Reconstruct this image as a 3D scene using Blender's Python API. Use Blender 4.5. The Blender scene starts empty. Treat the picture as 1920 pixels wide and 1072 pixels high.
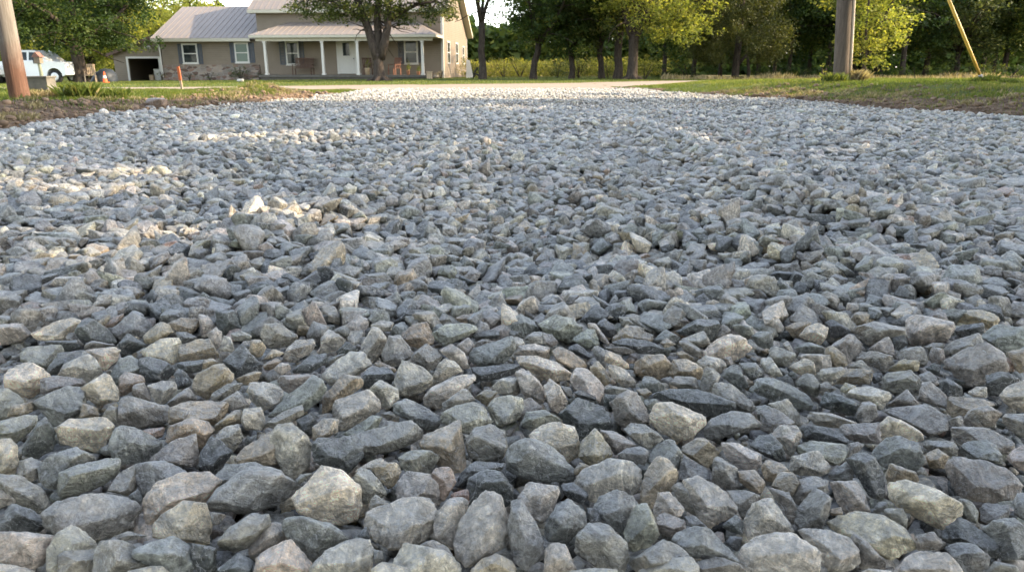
# Gravel driveway in front of a farmhouse
import bpy, bmesh, math, random
import numpy as np
from math import sin, cos, tan, pi, radians, atan2, sqrt

SC = bpy.context.scene
COL = SC.collection
RNG = np.random.default_rng(7)
random.seed(11)

# ------------------------------------------------------------------ camera
F_PX = 1387.0
TILT = radians(16.32)
CAM = np.array([0.0, 0.0, 0.5])
RX = np.array([1.0, 0, 0]); FW = np.array([0, cos(TILT), -sin(TILT)]); UP = np.array([0, sin(TILT), cos(TILT)])
cam_data = bpy.data.cameras.new('camera'); cam = bpy.data.objects.new('camera', cam_data); COL.objects.link(cam)
cam.location = CAM; cam.rotation_euler = (pi/2-TILT, 0, 0)
cam_data.sensor_width = 36; cam_data.lens = 36*F_PX/1920; cam_data.clip_start = 0.05; cam_data.clip_end = 3000
cam_data.dof.use_dof = True; cam_data.dof.focus_distance = 1.3; cam_data.dof.aperture_fstop = 16.0
SC.camera = cam

def ray(px, py):
    return ((px-960)/F_PX)*RX + ((536-py)/F_PX)*UP + FW
def at(px, py, Y):                       # the point at world distance y = Y seen at (px, py)
    d = ray(px, py); return CAM + d*(Y/d[1])
def gnd(px, py, z=0.0):                  # where that ray meets the height z
    d = ray(px, py); return CAM + d*((z-CAM[2])/d[2])

# ------------------------------------------------------------------ objects
def tag(o, label=None, cat=None, group=None, kind=None):
    if label: o['label'] = label
    if cat: o['category'] = cat
    if group: o['group'] = group
    if kind: o['kind'] = kind
    return o
def empty(name, loc=(0,0,0), rz=0.0):
    o = bpy.data.objects.new(name, None); COL.objects.link(o)
    o.location = loc; o.rotation_euler = (0,0,rz); o.empty_display_size = .2
    return o
def mesh_np(name, V, F, mat=None, parent=None, attrs=None, smooth=False, link=True):
    me = bpy.data.meshes.new(name)
    V = np.ascontiguousarray(V, dtype=np.float32); F = np.ascontiguousarray(F, dtype=np.int32)
    k = F.shape[1]
    me.vertices.add(len(V)); me.vertices.foreach_set('co', V.ravel())
    me.loops.add(F.size); me.loops.foreach_set('vertex_index', F.ravel())
    me.polygons.add(len(F)); me.polygons.foreach_set('loop_start', np.arange(0, F.size, k, dtype=np.int32))
    if smooth: me.polygons.foreach_set('use_smooth', np.ones(len(F), dtype=bool))
    me.update(calc_edges=True)
    for nm, arr in (attrs or {}).items():
        arr = np.ascontiguousarray(arr, dtype=np.float32)
        if arr.ndim == 2:
            a = me.attributes.new(nm, 'FLOAT_COLOR', 'POINT')
            c = np.ones((len(V), 4), np.float32); c[:, :3] = arr; a.data.foreach_set('color', c.ravel())
        else:
            a = me.attributes.new(nm, 'FLOAT', 'POINT'); a.data.foreach_set('value', arr)
    if mat: me.materials.append(mat)
    if not link: return me
    o = bpy.data.objects.new(name, me); COL.objects.link(o)
    if parent: o.parent = parent
    return o
def inst(name, me, parent=None, loc=(0,0,0), rz=0, sc=1):
    o = bpy.data.objects.new(name, me); COL.objects.link(o)
    if parent: o.parent = parent
    o.location = loc; o.rotation_euler = (0,0,rz); o.scale = (sc,)*3 if not hasattr(sc,'__len__') else sc
    return o

class MB:                                 # collects shapes, builds ONE mesh
    def __init__(s): s.v = []; s.f = []
    def add(s, vs, fs):
        n = len(s.v); s.v += [tuple(map(float, q)) for q in vs]; s.f += [tuple(i+n for i in f) for f in fs]
    def box(s, x0, x1, y0, y1, z0, z1):
        s.add([(x0,y0,z0),(x1,y0,z0),(x1,y1,z0),(x0,y1,z0),(x0,y0,z1),(x1,y0,z1),(x1,y1,z1),(x0,y1,z1)],
              [(0,3,2,1),(4,5,6,7),(0,1,5,4),(1,2,6,5),(2,3,7,6),(3,0,4,7)])
    def slab(s, a, b, c, d, n):           # quad a b c d thickened by vector n
        P = [np.array(q, float) for q in (a,b,c,d)]; n = np.array(n, float)
        s.add(P+[q+n for q in P], [(0,3,2,1),(4,5,6,7),(0,1,5,4),(1,2,6,5),(2,3,7,6),(3,0,4,7)])
    def prism(s, prof, axis_a, axis_b, o, n):   # profile (a,b) in plane axes from origin o, thick vector n
        A = np.array(axis_a, float); B = np.array(axis_b, float); O = np.array(o, float); n = np.array(n, float)
        P = [O+A*a+B*b for a, b in prof]; k = len(P)
        s.add(P+[q+n for q in P], [tuple(range(k))[::-1], tuple(range(k, 2*k))]+[(i,(i+1)%k,(i+1)%k+k,i+k) for i in range(k)])
    def tube(s, pts, rad, seg=8, cap=True):
        pts = [np.array(p, float) for p in pts]
        if not hasattr(rad, '__len__'): rad = [rad]*len(pts)
        base = len(s.v); ref = np.array([0.13, 0.97, 0.21])
        for i, p in enumerate(pts):
            t = pts[min(i+1, len(pts)-1)]-pts[max(i-1, 0)]; t = t/(np.linalg.norm(t)+1e-9)
            a = np.cross(t, ref);
            if np.linalg.norm(a) < .1: a = np.cross(t, (1,0,0))
            a /= np.linalg.norm(a); b = np.cross(t, a)
            for j in range(seg):
                w = 2*pi*j/seg; q = p+rad[i]*(cos(w)*a+sin(w)*b); s.v.append(tuple(q))
        for i in range(len(pts)-1):
            for j in range(seg):
                k = (j+1) % seg; s.f.append((base+i*seg+j, base+i*seg+k, base+(i+1)*seg+k, base+(i+1)*seg+j))
        if cap:
            s.f.append(tuple(base+j for j in range(seg))[::-1]); s.f.append(tuple(base+(len(pts)-1)*seg+j for j in range(seg)))
    def build(s, name, mat, parent=None, smooth=False, bevel=0.0):
        me = bpy.data.meshes.new(name); me.from_pydata(s.v, [], s.f); me.update()
        bm = bmesh.new(); bm.from_mesh(me); bmesh.ops.recalc_face_normals(bm, faces=bm.faces); bm.to_mesh(me); bm.free()
        if smooth:
            for p in me.polygons: p.use_smooth = True
        me.materials.append(mat)
        o = bpy.data.objects.new(name, me); COL.objects.link(o)
        if parent: o.parent = parent
        if bevel:
            m = o.modifiers.new('bevel', 'BEVEL'); m.width = bevel; m.segments = 2; m.limit_method = 'ANGLE'
        return o

# ------------------------------------------------------------------ noise
def vhash(ix, iy, iz, seed):
    h = (ix*374761393 + iy*668265263 + iz*2147483647 + seed*974634777) & 0xffffffff
    h = ((h ^ (h >> 13))*1274126177) & 0xffffffff
    return ((h ^ (h >> 16)) & 0xffff)/65535.0
def vnoise(P, seed=0):                    # value noise, P (n,3), 0..1
    P = np.asarray(P, float); I = np.floor(P).astype(np.int64); f = P-I; f = f*f*(3-2*f); r = 0
    for dx in (0,1):
        for dy in (0,1):
            for dz in (0,1):
                w = (f[...,0] if dx else 1-f[...,0])*(f[...,1] if dy else 1-f[...,1])*(f[...,2] if dz else 1-f[...,2])
                r = r+w*vhash(I[...,0]+dx, I[...,1]+dy, I[...,2]+dz, seed)
    return r
def fbm(P, seed=0, oct=3):
    r = 0; a = 1; t = 0
    for o in range(oct): r = r+a*(vnoise(P*(2.03**o)+17.3*o, seed+o)-.5); t += a; a *= .5
    return r/t*2
def sstep(a, b, x):
    t = np.clip((x-a)/(b-a), 0, 1); return t*t*(3-2*t)

# ------------------------------------------------------------------ materials
class NM:
    def __init__(s, name, rough=.8, spec=.3):
        s.m = bpy.data.materials.new(name); s.m.use_nodes = True; s.t = s.m.node_tree; s.N = s.t.nodes; s.L = s.t.links
        s.b = s.N['Principled BSDF']; s.b.inputs['Roughness'].default_value = rough; s.b.inputs['Specular IOR Level'].default_value = spec
    def n(s, typ, **kw):
        nd = s.N.new(typ)
        for k, v in kw.items():
            if k.startswith('i_'):
                key = k[2:]; key = int(key) if key.isdigit() else key.replace('_', ' ')
                if hasattr(v, 'is_output') or hasattr(v, 'node'): s.L.new(v, nd.inputs[key])
                else: nd.inputs[key].default_value = v
            else: setattr(nd, k, v)
        return nd
    def link(s, a, b): s.L.new(a, b)
    def noise(s, vec, scale, detail=3, rough=.6, dist=0.0):
        nd = s.n('ShaderNodeTexNoise', i_Scale=scale, i_Detail=detail, i_Roughness=rough, i_Distortion=dist)
        if vec is not None: s.link(vec, nd.inputs['Vector'])
        return nd.outputs['Fac']
    def ramp(s, fac, stops):
        nd = s.n('ShaderNodeValToRGB'); s.link(fac, nd.inputs['Fac']); e = nd.color_ramp.elements
        while len(e) < len(stops): e.new(.5)
        for k, (p, c) in enumerate(stops):
            e[k].position = p; e[k].color = (*c, 1) if hasattr(c, '__len__') else (c, c, c, 1)
        return nd.outputs['Color']
    def mix(s, fac, a, b, mode='MIX'):
        nd = s.n('ShaderNodeMix', data_type='RGBA', blend_type=mode)
        for v, k in ((fac, 'Factor'),):
            if hasattr(v, 'node'): s.link(v, nd.inputs[0])
            else: nd.inputs[0].default_value = v
        for v, k in ((a, 6), (b, 7)):
            if hasattr(v, 'node'): s.link(v, nd.inputs[k])
            else: nd.inputs[k].default_value = (*v, 1) if len(v) == 3 else v
        return nd.outputs[2]
    def math(s, op, a, b=None, c=None, clamp=False):
        nd = s.n('ShaderNodeMath', operation=op, use_clamp=clamp)
        for i, v in enumerate((a, b, c)):
            if v is None: continue
            if hasattr(v, 'node'): s.link(v, nd.inputs[i])
            else: nd.inputs[i].default_value = v
        return nd.outputs[0]
    def vmul(s, vec, v):
        nd = s.n('ShaderNodeVectorMath', operation='MULTIPLY'); s.link(vec, nd.inputs[0]); nd.inputs[1].default_value = v; return nd.outputs[0]
    def attr(s, nm): return s.n('ShaderNodeAttribute', attribute_name=nm)
    def bump(s, h, strength, dist, prev=None):
        nd = s.n('ShaderNodeBump', i_Strength=strength, i_Distance=dist); s.link(h, nd.inputs['Height'])
        if prev is not None: s.link(prev, nd.inputs['Normal'])
        return nd.outputs[0]
    def out(s, col=None, normal=None, rough=None):
        if col is not None:
            if hasattr(col, 'node'): s.link(col, s.b.inputs['Base Color'])
            else: s.b.inputs['Base Color'].default_value = (*col, 1)
        if normal is not None: s.link(normal, s.b.inputs['Normal'])
        if rough is not None: s.link(rough, s.b.inputs['Roughness'])
        return s.m
def plain(name, col, rough=.7, spec=.3, var=.15, scale=8.0, metal=0.0):
    q = NM(name, rough, spec); tc = q.n('ShaderNodeTexCoord').outputs['Object']
    f = q.noise(tc, scale, 4)
    lo = tuple(c*(1-var) for c in col); hi = tuple(min(1, c*(1+var)) for c in col)
    q.b.inputs['Metallic'].default_value = metal
    return q.out(q.ramp(f, [(.3, lo), (.7, hi)]))
STONES = """
@A 0 804
C -60,90 70,75 125,130 138,240 110,335 -40,350=the left-edge cream stone
M 145,240 235,215 330,250 280,300 290,400 200,380 140,335
B 285,290 370,200 570,140 690,200 710,240 480,330 440,455 340,430 280,350
G 450,330 600,260 860,212 885,240 880,330 760,430 600,480 430,540 435,430=the long pale greenish slab
M 810,460 890,340 1020,260 1035,330 1030,440 960,495
B 1025,260 1230,240 1440,330 1200,370 1100,440 1080,500 1040,450
M 1140,220 1290,90 1470,40 1490,150 1490,290 1400,270 1150,240=the white-veined grey wedge
D 1510,180 1590,50 1640,130 1750,170 1660,260 1610,350 1500,280
B 1615,350 1700,270 1900,250 2000,300 1750,390 1650,440
C 1090,500 1180,400 1370,335 1550,330 1640,380 1640,440 1540,560 1350,550 1280,620 1150,670 1110,750 1080,600=the biggest bumpy cream stone
C 1115,750 1200,660 1370,550 1530,565 1590,690 1590,860 1430,850 1300,800 1130,810
B 1560,590 1560,510 1680,430 1800,330 1960,260 2090,310 2140,390 2245,440 2160,520 2080,560 1900,625 1620,610=the broad flat slate-grey stone
M -80,350 150,345 330,460 345,500 370,580 320,640 200,590 90,560
L -80,400 20,400 130,460 180,530 100,560 -80,620
D 0,700 90,560 230,600 335,680 345,775 0,775
M 335,640 430,545 730,470 900,480 1010,545 1060,600 980,740 760,830 620,790 520,720 460,740 400,790 350,720=the large chipped grey block
D 965,500 1035,455 1070,520 1050,590 1000,550
L -60,780 130,770 380,800 400,850 350,1000 200,1050 0,990
L 360,900 430,790 540,720 620,760 710,850 700,920 480,950 440,1072 355,1072
M 440,960 480,920 620,910 710,900 705,1100 440,1100
M 710,900 760,840 950,830 1000,900 1160,1000 1100,1040 960,1090 705,1120
B 1000,880 1110,850 1300,800 1420,870 1500,1072 1250,1100 1160,990 1010,960
D 1440,860 1620,890 1620,1100 1500,1100 1440,960
L 930,1075 1080,1035 1200,1025 1280,1080 1200,1130 940,1130
M 850,810 960,765 1110,800 1000,830 830,840
M 1640,830 1720,740 1880,640 2000,650 2020,720 1900,830 1850,890 1700,950 1630,940
D 1630,1050 1790,925 1890,990 1880,1100 1630,1100
L 1860,880 1920,780 1980,705 2100,700 2160,800 2020,880 1940,940 1880,940
L -60,1000 100,1020 260,1060 240,1120 -60,1120
M 1570,620 1700,640 1640,720 1600,720
@S 0 772 3
T 930,150 960,80 1080,30 1170,60 1200,100 1130,190 1050,180
T 1300,285 1380,200 1520,110 1545,170 1560,290 1500,300 1340,295
L 1525,140 1560,80 1640,68 1720,130 1750,180 1740,300 1650,380 1590,330 1530,210=the pale lilac egg-shaped stone
D 1755,180 1800,150 1960,155 2040,200 2040,240 1940,360 1850,330 1770,270
@B 480 804
C 250,560 300,480 490,285 640,320 790,440 795,560 760,690 640,720 470,680 300,620=the big pitted cream stone
B 180,690 330,650 560,710 700,820 600,880 470,950 420,1000 330,900 230,800
C 0,960 130,880 260,830 320,900 410,1000 400,1100 0,1100=the bottom-edge cream stone
L 420,1030 520,920 680,830 850,820 880,900 870,1000 830,1100 400,1110
C 700,340 860,240 930,215 990,255 860,290
T 860,290 960,255 1060,255 1085,320 1050,400 1000,460 900,340
M 720,380 780,300 850,310 970,440 980,500 870,510 810,560 790,440
L 850,600 860,530 900,488 1000,560 930,600
L 820,620 940,600 1120,520 1290,520 1380,600 1350,720 1300,800 1180,860 1060,900 930,910 870,850 830,760=the massive lilac-grey boulder
L 1050,500 1070,390 1130,325 1300,345 1370,420 1385,580 1290,540 1130,520 1040,530
G 1070,220 1150,165 1300,160 1370,210 1340,270 1280,350 1130,320 1080,270
P 1310,345 1350,300 1440,285 1470,310 1500,400 1450,480 1400,550 1370,420=the small pinkish stone
T 1220,120 1260,50 1380,0 1530,-60 1545,40 1570,160 1575,290 1500,360 1400,300 1360,200=the rough brown crumbly stone
L 1350,640 1450,520 1540,510 1590,560 1570,640 1500,720 1500,820 1480,920 1350,850 1330,720
L 1495,840 1530,700 1600,590 1660,560 1710,475 1810,470 1850,560 1860,660 1900,790 1870,870 1700,960 1590,1035 1510,950=the tall pale kite-shaped stone
D 1580,420 1600,360 1700,305 1830,330 1920,440 1920,560 1870,600 1720,480 1640,560 1590,560
D 1490,440 1540,330 1630,245 1850,260 1850,310 1700,305 1600,370 1570,450
M 1580,100 1640,0 1740,-40 1860,20 1880,120 1850,220 1780,250 1660,240 1590,210
L 1040,970 1120,860 1290,900 1400,910 1500,990 1560,1100 1040,1100
M 1220,870 1330,830 1430,880 1510,980 1400,920
T 1610,1070 1700,980 1800,935 1900,980 1960,1060 1900,1130 1620,1130
C 870,1050 960,995 1100,1030 1250,1065 1240,1120 880,1120
M 300,390 330,340 430,330 350,400 300,440
M 880,900 950,920 955,980 890,1010
P 1440,500 1500,470 1590,450 1600,570 1540,520
D 760,800 830,720 860,830
@C 960 804
B -60,250 -10,130 120,70 280,130 390,220 470,320 440,390 300,400 130,370 -40,310=the long veined blue-grey stone
C 130,50 180,0 320,-60 460,-10 515,140 500,210 440,250 370,190 280,110 160,90=the smooth cream cobble
T 500,230 520,100 620,0 680,70 770,190 720,230 600,280
M 660,10 770,20 930,115 850,170 770,190 690,80
G 840,0 900,-40 1000,-30 1140,70 1080,120 1040,150 930,100=the thin flat green-grey sliver
B 775,200 870,140 950,130 1035,160 990,270 900,230
L 470,400 530,310 720,230 900,245 970,320 950,440 900,490 800,460 700,470 620,560 540,450=the large whitish loaf-shaped stone
T 470,300 510,250 590,280 500,340 460,360
T 955,540 1000,330 1070,230 1135,190 1245,340 1190,470 1090,480 1040,600=the tan upright triangular stone
B 1000,250 1050,160 1190,45 1270,190 1250,300 1140,190 1060,230
T 1265,140 1420,50 1560,170 1520,220 1480,290 1380,240 1270,170
B 1270,250 1290,200 1470,310 1480,390 1380,370 1250,390
L 1280,390 1400,360 1600,470 1680,580 1670,640 1490,745 1400,660 1340,500=the big rounded grey wedge
M 1190,440 1240,400 1320,430 1400,660 1290,600 1230,500
L 1060,600 1100,480 1180,475 1290,600 1250,660 1130,630 1070,650
M 1080,660 1140,625 1290,680 1300,740 1180,810 1110,780
B 1290,640 1370,650 1470,740 1340,730 1300,720
B 1180,810 1350,730 1480,750 1620,900 1710,1000 1530,950 1380,970 1300,880=the long sloping blue-grey wedge
L 40,520 130,400 330,430 350,480 300,620 200,720 100,580
B -30,760 0,560 70,535 140,640 200,760 250,870 240,960 110,1045 20,1000 -20,880=the tall upright blue-grey slab
B 220,780 330,580 420,525 545,620 550,720 410,860 260,830
D 370,420 450,400 560,470 600,560 510,560 400,500
B 620,590 660,510 790,455 900,510 940,570 870,740 830,790 690,710
G 830,790 930,570 1010,570 1070,690 1100,790 1040,870 880,920=the knobbly olive-tan stone
M 450,850 590,700 700,710 850,850 880,1000 870,1100 640,1040 500,950
L 250,900 310,845 400,870 430,960 490,1072 240,1100
L 400,1072 600,1040 770,1050 800,1120 400,1120
M 880,990 1000,920 1130,830 1260,880 1340,970 1120,980 980,1060 890,1090
L 930,1075 1150,965 1330,955 1390,1020 1400,1120 900,1120
M 1380,1000 1540,960 1600,1000 1700,1010 1760,1080 1400,1110
M 1620,470 1750,460 1860,500 1800,560 1790,640 1730,690 1700,620 1680,560
D 1560,730 1680,640 1730,700 1730,790 1640,770
D 1600,850 1640,800 1730,810 1700,930
M 1500,400 1520,220 1560,210 1690,300 1700,430 1640,460
T 1700,320 1820,310 1900,400 1870,490 1780,450 1710,400
L 1570,100 1700,110 1860,190 1865,260 1820,320 1690,290 1600,200
D 560,590 640,600 670,690 560,710
@S 1280 772 3
D 375,190 430,135 500,125 560,190 590,300 540,280 450,240
T 445,310 470,270 560,290 600,340 540,345 500,400 450,370=the small tan pebble
L 340,750 345,620 390,520 500,475 570,580 620,670 480,700 380,740
L 500,130 540,80 640,80 670,130 610,260 560,200
@D 1440 804
L -210,940 -160,860 -60,800 60,780 220,790 330,860 380,930 375,1100 -180,1100=the largest bottom-edge pale stone
L 165,320 180,210 350,150 400,190 475,290 430,350 250,345
G 220,120 330,90 560,115 600,150 570,230 500,280 440,230 380,150 240,180
B 440,370 480,310 590,240 635,300 630,380 500,395
D 590,230 700,170 800,220 870,350 870,500 780,530 700,400 650,300=the dark slate-green fin-shaped stone
M 590,210 610,110 670,95 730,120 680,170 620,225
B 780,190 880,80 980,50 1130,110 1180,230 1110,310 900,250 870,290
T 1180,190 1270,145 1360,205 1330,300 1210,290
M 1330,260 1380,210 1620,245 1780,300 1900,420 1840,510 1700,545 1560,540 1420,490 1370,380=the largest brown-grey block
B 1430,170 1480,100 1670,75 1760,200 1740,260 1560,230 1450,220
M 1140,125 1200,85 1390,95 1430,150 1420,200 1360,200 1280,150 1190,160
T 900,440 885,350 920,255 1100,320 1135,380 1100,400 950,360 920,400
C 915,560 915,400 960,357 1100,400 1300,470 1440,560 1440,640 1300,765 1180,700 1040,620=the long tapering cream wedge
C 420,680 600,640 660,618 870,655 1020,750 1105,880 1060,910 920,975 840,930 700,830 570,800 460,740=the yellow-stained long cream stone
L 465,400 650,385 720,480 770,630 600,640 550,600 500,500
B 205,720 210,610 310,520 350,450 430,470 475,520 450,640 400,740 220,760
T 30,430 80,320 190,330 240,400 180,500 130,470
M 240,380 350,360 440,390 450,470 370,420 280,530 230,580 180,500
M 0,440 120,470 160,480 220,600 200,740 130,640 60,540
L 240,770 290,750 460,755 600,810 700,930 690,990 600,1060 420,1060 380,900
M 610,860 650,790 720,830 850,960 920,1050 800,1055 700,1050 700,940
L 950,1060 1050,940 1150,915 1320,920 1420,1010 1470,1100 940,1110
B 1330,890 1420,850 1540,855 1660,960 1640,1040 1500,1100 1400,1000
D 1300,780 1330,740 1460,660 1600,760 1720,850 1730,980 1640,940 1500,850 1370,850 1320,840
B 1610,750 1700,680 1870,670 1960,760 1960,960 1750,980 1730,860
B 1590,600 1620,560 1800,570 1820,620 1790,660 1700,680 1610,710
B 1840,540 1870,490 1960,470 1960,700 1850,640
M 1110,800 1240,770 1310,860 1290,900 1110,910
M 850,620 890,595 1010,600 1050,680 1040,750 940,690
B 790,590 830,545 900,550 890,590 830,635 780,630
M 1620,1070 1700,990 1850,1020 1900,1080 1620,1120
L 1780,220 1850,150 1960,100 1960,320 1860,290
G 1400,510 1530,540 1575,620 1570,720 1500,680 1450,580
T 470,600 550,585 560,640 470,650
L 700,1072 760,1045 920,1060 940,1120 700,1120
@E 0 580
C 240,180 420,90 590,55 590,120 500,230 380,235 290,225=the long pale cream wedge
L 0,120 150,100 225,180 180,230 20,270 -60,260 -60,140
M 150,40 330,70 350,110 240,170 190,120
D 600,100 680,65 790,140 885,250 640,270 560,170=the dark mottled pyramid stone
M 490,220 510,180 560,165 600,270
P 780,120 850,60 930,30 920,70 830,160
B 830,160 930,70 980,30 1080,60 1150,130 1070,190 1080,240 980,180 900,240
T 1075,200 1150,130 1210,80 1260,110 1300,170 1180,240 1100,255
T 1250,110 1370,60 1500,70 1500,110 1440,185 1330,165
B 1300,170 1400,170 1490,215 1370,270 1340,210
L 1490,40 1560,50 1620,130 1560,200 1510,215
L 1560,180 1620,135 1665,170 1670,260 1610,310 1570,240
D 1620,0 1750,0 1770,100 1830,160 1680,200 1630,130
L 1760,0 1920,0 1960,100 1800,130
L 1730,180 1800,160 1890,190 1880,230 1760,240
L 1640,310 1680,200 1730,210 1760,300 1740,320
G 160,340 210,280 450,260 470,320 390,350 360,450 170,390
D 290,240 570,230 610,300 490,320 450,260
M 640,260 700,235 890,270 880,290 680,300 640,300
D 890,260 960,180 1100,270 1000,330 910,370
C 1070,310 1200,220 1340,215 1360,260 1340,380 1280,420 1190,370 1080,350
T 1350,280 1480,225 1570,225 1590,280 1650,360 1500,380 1340,390
D 1680,390 1820,260 1960,420 1960,480 1760,500=the dark sharp-peaked stone
D 360,430 440,330 620,310 700,360 560,420 450,490 370,500
C 640,310 850,280 900,310 880,380 800,420 790,460 730,430 690,350=the cracked yellowish cream stone
L 440,490 490,410 650,335 700,360 760,460 700,550 620,540
B 830,490 900,370 970,345 1050,400 1050,500 930,470 880,580
D 1040,370 1130,360 1250,395 1320,470 1300,520 1100,545 1050,480
C 40,480 120,420 240,400 300,430 370,500 300,560 310,600 200,680 100,620 40,600=the round pinkish-cream stone
M 310,520 450,500 620,520 640,560 520,590 400,600 350,660 310,620
C 600,600 680,550 800,470 840,520 890,610 890,680 740,725 640,660=the beige egg-shaped stone
T 890,620 900,510 940,468 1070,500 1090,560 1000,560 980,620 900,660
M 1000,560 1080,550 1150,690 1060,680 990,640
L 1100,570 1220,535 1310,545 1330,600 1250,690 1200,720 1150,660
D 1305,490 1340,445 1400,480 1450,560 1380,590 1330,600
D 1330,400 1530,375 1510,460 1420,480 1350,450
T 1450,560 1480,480 1590,440 1650,400 1750,480 1750,530 1600,600 1550,680 1460,610=the squarish grey-tan block
T 1510,440 1520,380 1600,365 1640,400 1560,450
T 1770,520 1900,465 1960,470 1920,560 1830,570
M 1590,630 1700,560 1820,550 1800,600 1720,650 1640,695 1580,680
M 1660,690 1780,615 1870,720 1740,760 1680,720
M 1260,690 1410,580 1500,680 1350,700 1280,730
B 250,690 400,620 500,580 640,600 630,700 600,800 480,830 420,880 350,790=the big pale blue-grey lump
M -60,600 60,595 150,660 180,690 90,740 60,820 -60,830
T 60,800 80,720 240,690 250,760 160,800
T 620,700 740,740 740,800 600,810
M 770,800 820,715 900,740 890,870
M 895,850 900,690 950,645 1100,690 1260,730 1270,840 1030,895=the broad flat-topped grey stone
T 1270,860 1275,740 1400,690 1600,690 1700,700 1740,770 1640,860 1560,850 1440,810
T 1250,1000 1270,880 1430,810 1540,840 1600,900 1510,1040 1480,940 1350,960
T 1600,920 1620,860 1760,755 1810,760 1810,850 1700,880
L 1810,850 1820,750 1960,730 1990,860 1960,900 1840,900
L 1610,960 1690,880 1790,860 1820,960 1750,1060 1640,1020
G -60,850 210,790 270,800 270,870 130,1005 -60,940
D 160,1050 280,860 340,810 410,920 390,1050 280,1110 170,1090
C 410,900 540,815 780,815 850,880 800,1000 740,1070 560,1030 440,990=the large yellowish-cream boulder
B 810,1040 860,890 920,870 1020,890 1130,970 1210,990 1200,1060 1130,1130 990,1150 870,1150
P 1060,900 1240,880 1210,970 1120,960
@F 480 580
T -40,230 30,230 80,290 30,360 -50,340
M 40,200 50,110 180,110 310,200 260,280 90,290=the tan-blotched flat grey stone
L 230,300 300,230 420,220 445,270 400,330 280,400 200,380
T 50,380 130,290 220,330 120,370
T 50,420 160,360 190,390 120,450 60,450
L 130,450 180,400 250,410 260,450 190,490
D 250,480 400,350 535,325 530,390 420,470 300,485
L 480,320 490,220 550,145 670,230 620,300 520,325=the pale lilac cone-shaped stone
M 380,180 430,90 540,130 520,190 450,250 390,230
B 180,90 240,55 370,110 380,150 300,170 200,120
D 300,30 400,-10 600,0 620,60 480,70 380,110 310,60
G 600,60 640,-20 850,0 860,60 700,90 640,90
L 680,120 770,40 850,80 840,170 800,190 700,170
L 775,290 870,140 920,150 990,230 940,320 870,410 800,330
D 600,320 680,240 760,300 720,330 620,340
L 485,490 600,390 700,320 810,320 860,420 760,490 640,490 570,565
B 520,440 540,370 620,340 700,320 600,390
M 950,340 1000,200 1080,195 1180,330 1110,400 1040,425 960,400=the pale-veined grey pyramid
P 1090,190 1180,110 1280,100 1330,200 1320,260 1220,290 1150,270
G 1325,180 1420,110 1600,100 1665,145 1560,210 1420,275 1340,220=the flat green-grey leaf-shaped stone
L 860,120 940,85 1030,95 1010,170 940,170
D 1040,100 1160,0 1280,10 1370,60 1370,150 1290,140 1130,110
T 1460,70 1560,40 1660,30 1750,100 1730,160 1560,95
M 1370,60 1440,40 1470,100 1380,120
M 1160,360 1280,260 1400,340 1340,440 1290,460 1180,390
L 1370,310 1470,260 1560,320 1605,440 1590,470 1540,430 1450,370
L 1330,510 1360,420 1410,360 1500,395 1550,460 1440,510 1350,545
L 1510,270 1590,210 1640,270 1590,350
M 1640,250 1700,225 1810,245 1740,280 1640,290
D 1600,200 1700,165 1830,140 1820,220 1640,215
B 1595,370 1640,290 1780,260 1920,200 1940,300 1870,400 1640,430
T 880,410 940,395 1060,450 1030,490
D 790,510 850,435 1000,440 1040,500 1020,560 880,590 800,560
L 1030,540 1060,470 1095,378 1250,440 1310,500 1325,560 1230,620 1130,655 1040,590=the big cracked pale grey stone
L 850,600 930,525 1060,600 1070,670 990,755 940,720 930,650
T 500,800 510,650 650,490 790,510 800,570 740,620 600,660 570,750
L 580,720 600,680 830,605 935,660 930,760 760,860 660,925 590,860=the big blocky scratched grey stone
M 160,540 190,495 430,490 480,520 360,560 250,620 180,580
B 90,800 250,640 430,500 500,550 520,610 470,700 350,780 200,800=the long dark tilted slab
L -60,560 30,540 160,570 205,620 180,690 60,760 -40,700
M 70,860 200,770 340,710 355,790 250,850 130,905 80,905
D 300,830 400,780 450,850 420,940 350,910
T 425,880 500,820 625,820 610,920 530,960 430,980=the small square tan stone
G 660,930 870,795 940,800 910,900 850,940 700,960
M 910,900 950,830 1080,850 1000,900 920,920
M 640,960 900,940 1150,830 1230,880 1240,970 1180,1000 1050,1050 850,1100 700,1060
B 1030,720 1120,670 1250,720 1370,800 1370,870 1270,900 1150,840 1050,780
M 930,780 1010,760 1060,810 960,810
L 1260,660 1330,580 1500,500 1620,470 1640,540 1500,600 1400,700 1350,760 1270,710
D 1620,430 1750,430 1920,410 1990,420 2010,450 1900,500 1750,535 1650,520=the long dark bar-shaped stone
M 1400,700 1560,585 1650,680 1500,720 1400,770
G 1390,790 1500,720 1680,690 1770,850 1700,900 1590,950 1500,860 1400,850
L 1730,740 1790,660 1900,640 1990,670 2010,740 1960,830 1800,890
T 1640,660 1720,600 1820,620 1720,720
L 1770,580 1850,510 1930,500 1970,530 1975,620 1880,640 1800,620
@G 960 580
B -40,100 60,40 150,80 210,160 120,210 50,200 -50,200
G 200,110 320,40 440,70 530,130 510,190 440,250 330,220 240,160=the tan-ended grey stone
M 95,230 150,170 220,170 260,260 110,260
M 220,170 300,190 350,250 300,290 250,250
L 0,200 70,220 95,260 20,310 -50,300
L 20,340 60,270 170,260 280,290 290,330 250,370 120,350
C 40,380 60,345 200,355 330,400 445,480 440,530 370,560 230,520 150,450 60,410=the long creamy white stone
T 305,310 360,280 450,320 560,410 575,450 440,440 340,390
D 400,290 490,260 580,330 590,390 480,340
B 590,290 640,270 720,310 700,440 640,390
G 440,230 560,150 620,150 655,260 570,290
L 560,100 630,110 740,260 700,270 640,180 580,140
D 630,120 690,60 780,140 770,210 700,200
L 540,30 640,0 760,60 640,90 570,80
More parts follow.
